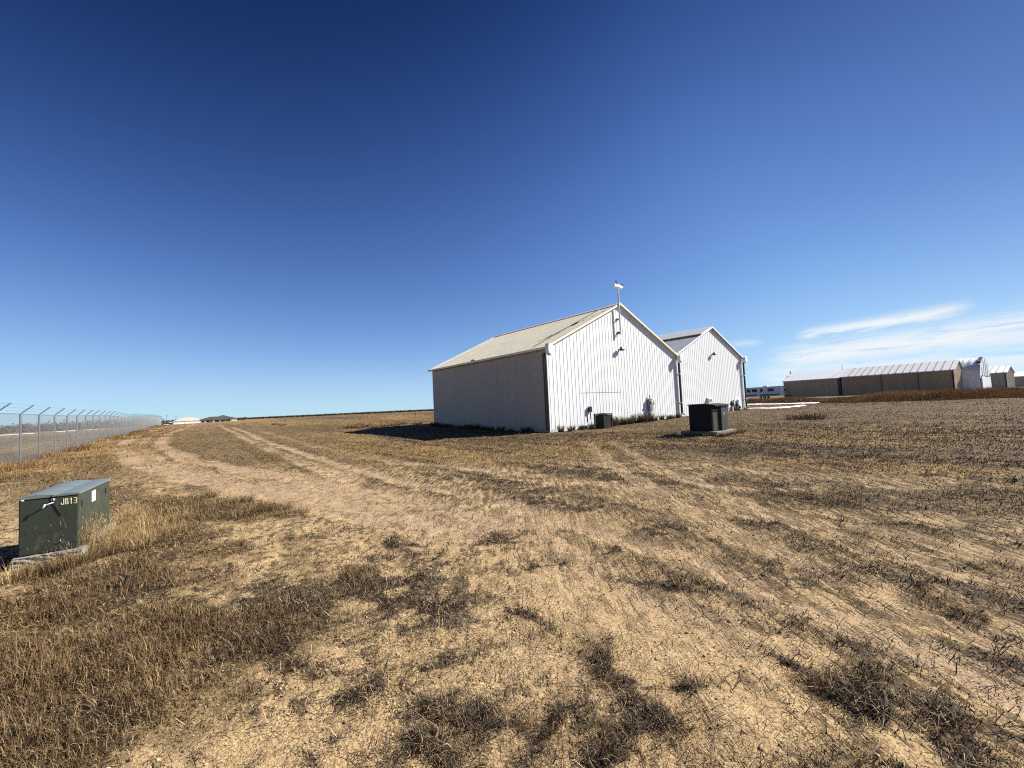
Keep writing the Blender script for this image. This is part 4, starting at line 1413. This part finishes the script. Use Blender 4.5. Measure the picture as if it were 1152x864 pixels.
# ------------------------------------------------------------------ dry vegetation
def blades(rng, x, y, z, h, w, lean, leandir=None, tone=None, seg=2, flat=None):
    """tapered curved blades; returns coordinates, triangles, tone"""
    N = len(x)
    az_ = rng.random(N) * 2 * math.pi if leandir is None else leandir
    fa = az_ + math.pi / 2 + rng.normal(size=N) * .6
    wx, wy = np.cos(fa) * w * .5, np.sin(fa) * w * .5
    base = np.stack([x, y, z], -1)
    side = np.stack([wx, wy, np.zeros(N)], -1)
    hd = np.stack([np.cos(az_), np.sin(az_), np.zeros(N)], -1)
    s1 = np.sin(lean * .55)[:, None]; c1_ = np.cos(lean * .55)[:, None]
    s2 = np.sin(np.minimum(lean * 1.35, 2.0))[:, None]; c2_ = np.cos(np.minimum(lean * 1.35, 2.0))[:, None]
    hh = h[:, None]; zz = np.array([[0, 0, 1.0]])
    mid = base + hd * s1 * hh * .5 + zz * c1_ * hh * .5
    tip = mid + hd * s2 * hh * .5 + zz * c2_ * hh * .5
    tn = rng.random(N) if tone is None else tone
    if seg == 1:
        co = np.stack([base - side, base + side, tip], 1)
        return co.reshape(-1, 3), np.arange(3 * N).reshape(-1, 3), np.repeat(tn, 3)
    co = np.stack([base - side, base + side, mid - side * .75, mid + side * .75, tip], 1)
    b = (np.arange(N) * 5)[:, None]
    tri = np.concatenate([b + np.array([[0, 1, 3]]), b + np.array([[0, 3, 2]]), b + np.array([[2, 3, 4]])])
    return co.reshape(-1, 3), tri, np.repeat(tn, 5)


C2 = np.array(c3) + np.array([RX, RY]) * (W2 + GAP)


def blocked(x, y):
    """true inside buildings and on the concrete pads"""
    u = (x - c1[0]) * RX + (y - c1[1]) * RY; v = (x - c1[0]) * DX + (y - c1[1]) * DY
    b = (u > -.05) & (u < W1 + W2 + GAP + .05) & (v > -.02) & (v < 13.6)
    a = RAD(32.5); lx = (x + 5.592) * math.cos(a) + (y - 4.717) * math.sin(a); ly = -(x + 5.592) * math.sin(a) + (y - 4.717) * math.cos(a)
    b |= (lx > -.06) & (lx < .56) & (ly > -.07) & (ly < 1.46)
    cn = at_z(803.8, 484.8, .23)
    lx = (x - cn[0]) * RX + (y - cn[1]) * RY; ly = (x - cn[0]) * DX + (y - cn[1]) * DY
    b |= (lx > -.3) & (lx < 1.7) & (ly > -.3) & (ly < 1.55)
    return b


def sample_polar(rng, n, r0, r1, p=1.0, amax=62):
    """points on the ground ahead, density ~ r**(-p-1) per square metre"""
    u = rng.random(n)
    if abs(p - 1) < 1e-6:
        r = r0 * (r1 / r0) ** u
    else:
        q = 1 - p
        r = (r0 ** q + u * (r1 ** q - r0 ** q)) ** (1 / q)
    a = np.radians(rng.uniform(-amax, amax, n))
    return r * np.sin(a), r * np.cos(a), r


def scatter(name, seed, n, r0, r1, dens, hfun, wfun, lean, mat, label, cat, seg=2, p=1.0, tonef=None):
    rng = np.random.default_rng(seed)
    x, y, r = sample_polar(rng, n, r0, r1, p)
    lit, gra, gol, tr, micro, san, rgt = fields(x, y)
    d = dens(lit, gra, gol, tr, r, x, y)
    keep = (rng.random(n) < d) & ~blocked(x, y)
    x, y, r, lit, gra, gol, tr, micro = [q[keep] for q in (x, y, r, lit, gra, gol, tr, micro)]
    N = len(x)
    z = height(x, y) + micro * (1 - sstep(60, 120, r)) - .004
    h = hfun(rng, N, r, lit, gra, gol); w = wfun(rng, N, r)
    ln = lean(rng, N)
    tone = rng.random(N) if tonef is None else tonef(rng, N, x, y)
    co, tri, tn = blades(rng, x, y, z, h, w, ln, seg=seg, tone=np.clip(tone, 0, 1))
    o = np_mesh(name, co, tri, 3, mat, tone=tn)
    tag(o, label, cat, kind='stuff')
    return o


def clump_tone(s):
    return lambda rng, N, x, y: .62 * fbm(x * s, y * s, 71, 3) + .55 * rng.random(N) - .12


def fine_gap(x, y, sc=3.5, a=.36, b=.6, seed=171):
    return sstep(a, b, fbm(x * sc, y * sc, seed, 3, .6))


# pale straw chaff and chopped stems lying on the sand
scatter('straw_litter', 101, 520000, 1.0, 12, lambda l, g, b, t, r, x, y: np.clip(.8 - .4 * g, .1, 1),
        lambda rng, N, r, l, g, b: (.006 + .020 * rng.random(N) ** 2) * (1 + r * .14), lambda rng, N, r: .0013 + .0010 * r * rng.random(N),
        lambda rng, N: rng.uniform(1.0, 1.55, N), VEG['straw_bits'], 'pale chopped straw scattered over the bare sandy ground', 'straw', seg=1, p=1.0)
# longer dark stems lying about
scatter('dead_stems', 102, 260000, 1.0, 22, lambda l, g, b, t, r, x, y: np.clip(.08 + .9 * l + .12 * g, 0, 1) * (.25 + .75 * fine_gap(x, y, 1.6)),
        lambda rng, N, r, l, g, b: (.025 + .12 * rng.random(N) ** 2) * (1 + r * .03), lambda rng, N, r: .0016 + .0009 * r * rng.random(N) + .0004 * r,
        lambda rng, N: rng.uniform(1.2, 1.56, N), VEG['dead_mat'], 'thin dark dead stems lying on the ground', 'dead stems', seg=2, p=1.0)
# matted dead weeds in the dark patches
scatter('dead_weed_mat', 103, 560000, 1.0, 26, lambda l, g, b, t, r, x, y: np.clip((l - .16) * 1.5, 0, 1) * (.08 + .92 * fine_gap(x, y, 6.0, .42, .56)),
        lambda rng, N, r, l, g, b: (.018 + .075 * rng.random(N) ** 1.5) * (1 + r * .04) * (.45 + .8 * l), lambda rng, N, r: .0014 + .0010 * r * (.4 + rng.random(N)),
        lambda rng, N: rng.uniform(.75, 1.5, N), VEG['dead_mat'], 'grey black matted dead weeds in low patches', 'dead weeds', seg=2, p=1.0,
        tonef=lambda rng, N, x, y: .45 * fbm(x * 3, y * 3, 73, 3) + .85 * rng.random(N) ** 1.2 - .12)
# standing brown dry grass
scatter('dry_grass', 104, 900000, 1.0, 22, lambda l, g, b, t, r, x, y: np.clip((g - .16) * 1.5, 0, 1) * (1 - .7 * b) * (.25 + .75 * fine_gap(x, y, 3.0, .33, .55)),
        lambda rng, N, r, l, g, b: (.018 + .085 * rng.random(N) ** 1.5) * (.3 + 1.0 * g), lambda rng, N, r: .0013 + .0008 * r * (.4 + rng.random(N)),
        lambda rng, N: rng.uniform(.25, 1.4, N), VEG['dry_grass'], 'brown dry grass standing in uneven tufts', 'grass', seg=2, p=1.0, tonef=clump_tone(2.2))
scatter('golden_grass', 105, 420000, 3.0, 60, lambda l, g, b, t, r, x, y: np.clip((b - .14) * 1.5, 0, 1) * (.3 + .7 * fine_gap(x, y, .9)),
        lambda rng, N, r, l, g, b: (.03 + .07 * rng.random(N)) * (.6 + .6 * b), lambda rng, N, r: .002 + .0009 * r * (.4 + rng.random(N)),
        lambda rng, N: rng.uniform(.3, 1.35, N), VEG['gold_grass'], 'orange brown cut grass in the middle distance', 'grass', seg=1, p=.8, tonef=clump_tone(.9))
scatter('field_stubble', 106, 650000, 5.0, 95, lambda l, g, b, t, r, x, y: np.clip(.12 + .95 * g + .3 * l - .6 * t - .4 * b, 0, 1) * (.3 + .7 * fine_gap(x, y, 1.3, .36, .58)),
        lambda rng, N, r, l, g, b: (.018 + .055 * rng.random(N) ** 1.4) * (.6 + .9 * g) * (1 + .006 * r), lambda rng, N, r: .0018 + .0009 * r * (.4 + rng.random(N)),
        lambda rng, N: rng.uniform(.3, 1.4, N), VEG['dry_grass'], 'short brown stubble over the field up to the buildings', 'grass', seg=1, p=.8, tonef=clump_tone(.6))


scatter('rusty_weeds', 109, 260000, 1.3, 11, lambda l, g, b, t, r, x, y: np.clip((g - .22) * 1.8, 0, 1) * sstep(-.4, -1.6, x + .12 * y) * (.10 + .90 * fine_gap(x, y, 2.0, .40, .58, 181)),
        lambda rng, N, r, l, g, b: (.035 + .13 * rng.random(N) ** 1.4) * (.35 + .95 * g), lambda rng, N, r: .0012 + .0008 * r * (.4 + rng.random(N)),
        lambda rng, N: rng.uniform(.1, 1.25, N), VEG['rust_weed'], 'taller fluffy brown dry weeds at the left', 'weeds', seg=2, p=1.0, tonef=clump_tone(2.8))
scatter('flattened_straw', 107, 60000, 1.0, 12, lambda l, g, b, t, r, x, y: np.clip(.15 + .6 * g + .5 * l, 0, 1) * (.2 + .8 * fine_gap(x, y, 1.1)),
        lambda rng, N, r, l, g, b: .03 + .13 * rng.random(N) ** 2, lambda rng, N, r: .0016 + .0010 * r * rng.random(N),
        lambda rng, N: rng.uniform(1.35, 1.58, N), VEG['straw'], 'longer pale straw stems lying flat among the weeds', 'straw', seg=2, p=1.0)


def clods():
    """crumbs and small clods of dry soil"""
    rng = np.random.default_rng(108)
    x, y, r = sample_polar(rng, 16000, 1.0, 14, 1.0)
    f = fields(x, y)
    keep = (rng.random(len(x)) < .35 + .65 * fine_gap(x, y, .8, .42, .6)) & ~blocked(x, y)
    x, y, r, mi = x[keep], y[keep], r[keep], f[4][keep]
    N = len(x)
    z = height(x, y) + mi
    s_ = (.0025 + .010 * rng.random(N) ** 5) * (1 + .10 * r)
    octa = np.array([(1, 0, 0), (0, 1, 0), (-1, 0, 0), (0, -1, 0), (0, 0, .8), (0, 0, -.5)], float)
    P = octa[None] * s_[:, None, None] * rng.uniform(.6, 1.35, (N, 6, 1))
    a = rng.random(N) * 6.28
    c_, n_ = np.cos(a)[:, None], np.sin(a)[:, None]
    P = np.stack([P[..., 0] * c_ - P[..., 1] * n_, P[..., 0] * n_ + P[..., 1] * c_, P[..., 2]], -1)
    P += np.stack([x, y, z], -1)[:, None]
    tri = np.array([(0, 1, 4), (1, 2, 4), (2, 3, 4), (3, 0, 4), (1, 0, 5), (2, 1, 5), (3, 2, 5), (0, 3, 5)])
    F_ = (np.arange(N)[:, None, None] * 6 + tri[None]).reshape(-1, 3)
    o = np_mesh('soil_clods', P.reshape(-1, 3), F_, 3, VEG['soil_clod'], tone=np.repeat(rng.random(N), 6))
    tag(o, 'small dry clods and crumbs of soil on the bare ground', 'soil', kind='stuff')


clods()


def tuft_mesh(name, seed, n, rad, h, mat, lean=(.1, .9), w=.004, branch=False, bl=1.0):
    """one dry plant: blades fanning out of a small base, with seed twigs if branch"""
    rng = np.random.default_rng(seed)
    a = rng.random(n) * 2 * math.pi; q = rad * np.sqrt(rng.random(n)) * .45
    x, y = q * np.cos(a), q * np.sin(a)
    hh = h * (.45 + .6 * rng.random(n))
    ln = rng.uniform(*lean, n)
    co, tri, tn = blades(rng, x, y, np.zeros(n) - .01, hh, np.full(n, w), ln, leandir=a + rng.normal(size=n) * .7)
    if branch:
        C5 = co.reshape(-1, 5, 3)
        k = rng.integers(0, n, n * 5); tpos = rng.random(n * 5)
        b0 = np.where((tpos < .5)[:, None], C5[k, 0] + (C5[k, 2] - C5[k, 0]) * (tpos * 2)[:, None], C5[k, 2] + (C5[k, 4] - C5[k, 2]) * (tpos * 2 - 1)[:, None])
        m_ = len(k)
        co2, tri2, tn2 = blades(rng, b0[:, 0], b0[:, 1], b0[:, 2], h * bl * (.08 + .22 * rng.random(m_)), np.full(m_, w * .9), rng.uniform(.3, 1.5, m_))
        tri = np.concatenate([tri, tri2 + len(co)]); co = np.concatenate([co, co2]); tn = np.concatenate([tn, tn2])
    return np_mesh(name, co, tri, 3, mat, tone=tn)


def plant(o, x, y, label, cat, group, s=1.0, rz=0.0, zoff=-.01):
    o.location = (x, y, float(ground_z(np.array([x]), np.array([y]))[0]) + zoff)
    o.rotation_euler = (0, 0, rz); o.scale = (s, s, s)
    return tag(o, label, cat, group)


def copy_of(o):
    c = o.copy(); C.objects.link(c); return c


# straw coloured weed leaning over the cabinet front
fx = lambda px, py: at_z(px, py, .02)[:2]
p = fx(84, 626); plant(tuft_mesh('dry_weed', 1, 420, .22, .62, VEG['straw'], (.1, .95), .0034, branch=True, bl=.33), p[0] + .02, p[1] - .03, 'pale branching dry weed against the front of the green cabinet', 'weed', 'dry weeds at the green cabinet')
p = fx(97, 622); plant(tuft_mesh('dry_weed', 2, 460, .38, .52, VEG['straw'], (.1, 1.15), .0034, branch=True, bl=.4), p[0], p[1], 'bushy pale dry weed beside the right front corner of the green cabinet', 'weed', 'dry weeds at the green cabinet')
p = fx(118, 606); plant(tuft_mesh('dry_weed', 3, 280, .36, .42, VEG['straw'], (.1, 1.2), .0030, branch=True, bl=.45), p[0], p[1], 'brown dry weed at the right foot of the green cabinet', 'weed', 'dry weeds at the green cabinet')
p = fx(10, 640); plant(tuft_mesh('dry_weed', 4, 90, .3, .22, VEG['dead_mat'], (.2, 1.2), .004, branch=True), p[0], p[1], 'dark low weed in the shadow left of the green cabinet', 'weed', 'dry weeds at the green cabinet')

# low grass grown up round both concrete pads
rnd = random.Random(15)
src = [tuft_mesh('grass_tuft', 25 + i, 260, .26, .24, VEG['dry_grass'] if i else VEG['straw'], (.15, 1.25), .0036) for i in range(3)]
ca_, sa_ = math.cos(RAD(32.5)), math.sin(RAD(32.5))
loc_ = [(.10, -.42), (.26, -.34), (.38, -.22), (.46, -.17), (.55, -.12), (.62, .05), (.60, .22), (.63, .42), (.60, .62), (.62, .85), (.60, 1.08), (.62, 1.3), (.20, -.26), (.47, -.28), (.72, .15), (.74, .5)]
for i, (lx, ly) in enumerate(loc_):
    o = src[i] if i < 3 else copy_of(src[i % 3])
    plant(o, -5.592 + lx * ca_ - ly * sa_, 4.717 + lx * sa_ + ly * ca_, 'dry grass tuft grown up round the pad of the green cabinet', 'grass tuft', 'grass tufts round the cabinet pad', rnd.uniform(.7, 1.15), rnd.uniform(0, 6))
src = [tuft_mesh('grass_tuft', 125 + i, 220, .3, .22, VEG['dry_grass'], (.2, 1.25), .008) for i in range(2)]
cn_ = at_z(803.8, 484.8, .23)
loc_ = [(-.30, -.35), (.0, -.36), (.3, -.38), (.6, -.34), (.95, -.38), (1.3, -.36), (1.6, -.3), (1.7, 0), (-.4, .1), (-.38, .5), (-.4, .9), (1.72, .4)]
for i, (lx, ly) in enumerate(loc_):
    o = src[i] if i < 2 else copy_of(src[i % 2])
    plant(o, cn_[0] + lx * RX + ly * DX, cn_[1] + lx * RY + ly * DY, 'dry grass tuft at the edge of the dark transformer pad', 'grass tuft', 'grass tufts round the transformer pad', rnd.uniform(.7, 1.2), rnd.uniform(0, 6))
# pale straw clumps right of the cabinet
rnd = random.Random(8)
src = [tuft_mesh('straw_clump', 20 + i, 320, .36, .30, VEG['straw'], (.15, 1.3), .0034) for i in range(3)]
spots = [(142, 602), (152, 592), (160, 604), (170, 596), (148, 580), (178, 606), (186, 590), (165, 584), (136, 588), (196, 600), (158, 615), (205, 584)]
for i, (px, py) in enumerate(spots):
    o = src[i] if i < 3 else copy_of(src[i % 3])
    p = fx(px, py)
    plant(o, p[0], p[1], 'pale straw coloured grass clump just right of the green cabinet', 'grass clump', 'straw clumps right of the green cabinet', rnd.uniform(.75, 1.15), rnd.uniform(0, 6))
# brown tufts behind them
src = [tuft_mesh('grass_tuft', 30 + i, 420, .55, .20, VEG['dry_grass'], (.2, 1.35), .0042, branch=False) for i in range(3)]
spots = [(215, 566), (232, 560), (250, 572), (270, 564), (290, 574), (246, 582), (205, 575), (312, 572), (276, 580), (225, 580), (330, 578)]
for i, (px, py) in enumerate(spots):
    o = src[i] if i < 3 else copy_of(src[i % 3])
    p = fx(px, py)
    plant(o, p[0], p[1], 'dark brown grass tuft beyond the straw clumps and below the curved tracks', 'grass tuft', 'brown tufts below the curved tracks', rnd.uniform(.8, 1.2), rnd.uniform(0, 6))
# dead bushes in the foreground, right and bottom
src = [tuft_mesh('dead_bush', 40 + i, 220, .30, .13, VEG['weed_brown'] if i != 1 else VEG['dead_mat'], (.35, 1.45), .0020, branch=True) for i in range(3)]
spots = [(950, 772, .9, 'brown dead bush leaning over the bare sand at the lower right'), (1040, 672, 1.0, 'small reddish brown dead bush in the mown rows on the right'),
         (1085, 690, .8, 'dark dead bush right of the small reddish one in the rows'), (1062, 812, .7, 'dead bush in the dark patch at the lower right corner'),
         (1110, 845, .7, 'lowest dead bush in the lower right corner'), (755, 822, .65, 'dead bush right of the bottom middle patch'),
         (610, 815, .7, 'dead bush in the bottom middle dark patch'), (520, 838, .8, 'dead bush left of the bottom middle dark patch'),
         (690, 838, .6, 'dead bush between the two bottom middle ones'), (905, 762, .6, 'dark dead bush just left of the brown leaning one'),
         (405, 660, .9, 'small tawny bush at the edge of the large dark weed patch'), (680, 765, .6, 'dead bush at the top of the diagonal dark streak')]
for i, (px, py, s, lab) in enumerate(spots):
    o = src[i] if i < 3 else copy_of(src[i % 3])
    p = fx(px, py)
    plant(o, p[0], p[1], lab, 'dead bush', 'dead bushes in the foreground', s, rnd.uniform(0, 6))
# lone dark bush on the right field
p = at_z(906, 471.5, .1)[:2]
plant(tuft_mesh('field_bush', 50, 420, 2.0, .50, VEG['weed_brown'], (.2, 1.4), .016, branch=True, bl=.6), p[0], p[1], 'lone low brown bush in the field below the snow strips', 'bush', None)
# weeds along the foot of the gable
src = [tuft_mesh('wall_weed', 60 + i, 170, .5, .62, VEG['weed_olive'] if i else VEG['weed_brown'], (.05, .75), .014, branch=True) for i in range(3)]
xs_ = [.5, .95, 1.5, 2.1, 2.6, 3.1, 4.9, 5.3, 5.8, 6.2, 6.7, 7.1, 7.5, 8.0, 8.4, 8.8, 9.2, 10.6, 11.0, 11.5, 12.0, 12.5, 13.0, 15.0, 22.0, 23.0, 24.3]
for i, lx in enumerate(xs_):
    o = src[i] if i < 3 else copy_of(src[i % 3])
    big = 1.0 if 4.5 < lx < 9.3 else .62
    q = gable_pt(lx, 0, rnd.uniform(.3, .75))
    plant(o, q[0], q[1], 'dry weed growing along the foot of the white gable walls', 'weed', 'weeds along the gable walls', big * rnd.uniform(.7, 1.2), rnd.uniform(0, 6))
src = [tuft_mesh('shade_weed', 70 + i, 200, .6, .42, VEG['weed_brown'], (.05, .9), .02, branch=True) for i in range(2)]
for i in range(14):
    o = src[i] if i < 2 else copy_of(src[i % 2])
    ly = .8 + i * .95 + rnd.uniform(-.3, .3); off = rnd.uniform(.3, .8)
    plant(o, c1[0] + DX * ly - RX * off, c1[1] + DY * ly - RY * off, 'dark weed in the shade at the foot of the grey side wall', 'weed', 'weeds in the shade of the side wall', rnd.uniform(.5, .95), rnd.uniform(0, 6))
spots = [(402, 477), (412, 479), (422, 480), (432, 479), (394, 480), (442, 478), (452, 477), (470, 477), (310, 477.5), (318, 478)]
src = [tuft_mesh('field_weed', 80 + i, 260, 1.1, .45, VEG['bank_weed'], (.3, 1.35), .022, branch=True) for i in range(2)]
for i, (px, py) in enumerate(spots):
    o = src[i] if i < 2 else copy_of(src[i % 2])
    p = at_z(px, py + 1.5, .2)[:2]
    plant(o, p[0], p[1], 'brown weed clump standing in the open field left of the building shadow', 'weed', 'weed clumps left of the building', rnd.uniform(.7, 1.2), rnd.uniform(0, 6))


def fence_grass():
    rng = np.random.default_rng(91)
    n = 110000
    u = rng.random(n)
    s = -8 + 118 * u ** 1.5
    v = np.where(rng.random(n) < .45, rng.normal(size=n) * .5 + .25, rng.gamma(2.0, 1.5, n) - .6)
    x = -22.15 - .617 * s + .787 * v; y = 18.75 + .787 * s + .617 * v
    k = fbm(x * .45, y * .45, 93, 4)
    keep = rng.random(n) < sstep(.38, .66, k + .10 * np.exp(-np.abs(v))) * (.9 - .45 * sstep(20, 100, s))
    x, y, k, v = x[keep], y[keep], k[keep], v[keep]; N = len(x)
    r = np.hypot(x, y)
    z = ground_z(x, y) - .02
    h = (.05 + .26 * rng.random(N) ** 1.3) * (.35 + 1.1 * k) * (.55 + .6 * np.exp(-np.abs(v) * .8)); w = .004 + .0008 * r * (.4 + rng.random(N))
    co, tri, tn = blades(rng, x, y, z, h, w, rng.uniform(.1, .9, N), tone=np.clip(.5 * rng.random(N) + .7 * fbm(x * .8, y * .8, 95, 2) - .1, 0, 1), seg=1)
    tag(np_mesh('fence_grass', co, tri, 3, VEG['gold_grass'], tone=tn), 'orange brown tall grass along the foot of the chain link fence', 'grass', kind='stuff')


def weed_bank():
    """tall dry weeds in a long bank in front of the brown hangars"""
    rng = np.random.default_rng(97)
    n = 200000
    pts = np.array([at_z(842, 450.5, .25)[:2], at_z(900, 451, .25)[:2], at_z(950, 451.5, .2)[:2], at_z(1060, 449, .2)[:2], at_z(1150, 446, .2)[:2], at_z(1240, 443, .2)[:2]])
    pts *= (58.0 / np.hypot(pts[:, 0], pts[:, 1]))[:, None] * np.array([1.25, 1.12, .98, .95, .98, 1.05])[:, None]
    t = rng.random(n); tt = np.linspace(0, 1, len(pts))
    x = np.interp(t, tt, pts[:, 0]); y = np.interp(t, tt, pts[:, 1])
    dd = rng.random(n) ** .8 * 7.0
    nrm = np.hypot(x, y); x = x + x / nrm * dd; y = y + y / nrm * dd
    k = fbm(x * .22, y * .22, 99, 4)
    hh = (.3 + .7 * rng.random(n)) * (.45 + 1.5 * k) * sstep(-.3, 3.0, dd) * np.interp(t, [0, .35, .45, 1], [.62, .62, .85, 1.0])
    z = ground_z(x, y) - .03
    w = .05 + .05 * rng.random(n)
    tone = np.clip(.75 * fbm(x * .35, y * .8, 98, 4) + .45 * rng.random(n) - .15, 0, 1)
    co, tri, tn = blades(rng, x, y, z, np.maximum(hh, .08), w, rng.uniform(.05, .8, n), tone=tone, seg=1)
    tag(np_mesh('weed_bank', co, tri, 3, VEG['bank_weed'], tone=tn), 'long bank of tall brown dry weeds in front of the brown hangars', 'weeds', kind='stuff')


fence_grass()
weed_bank()
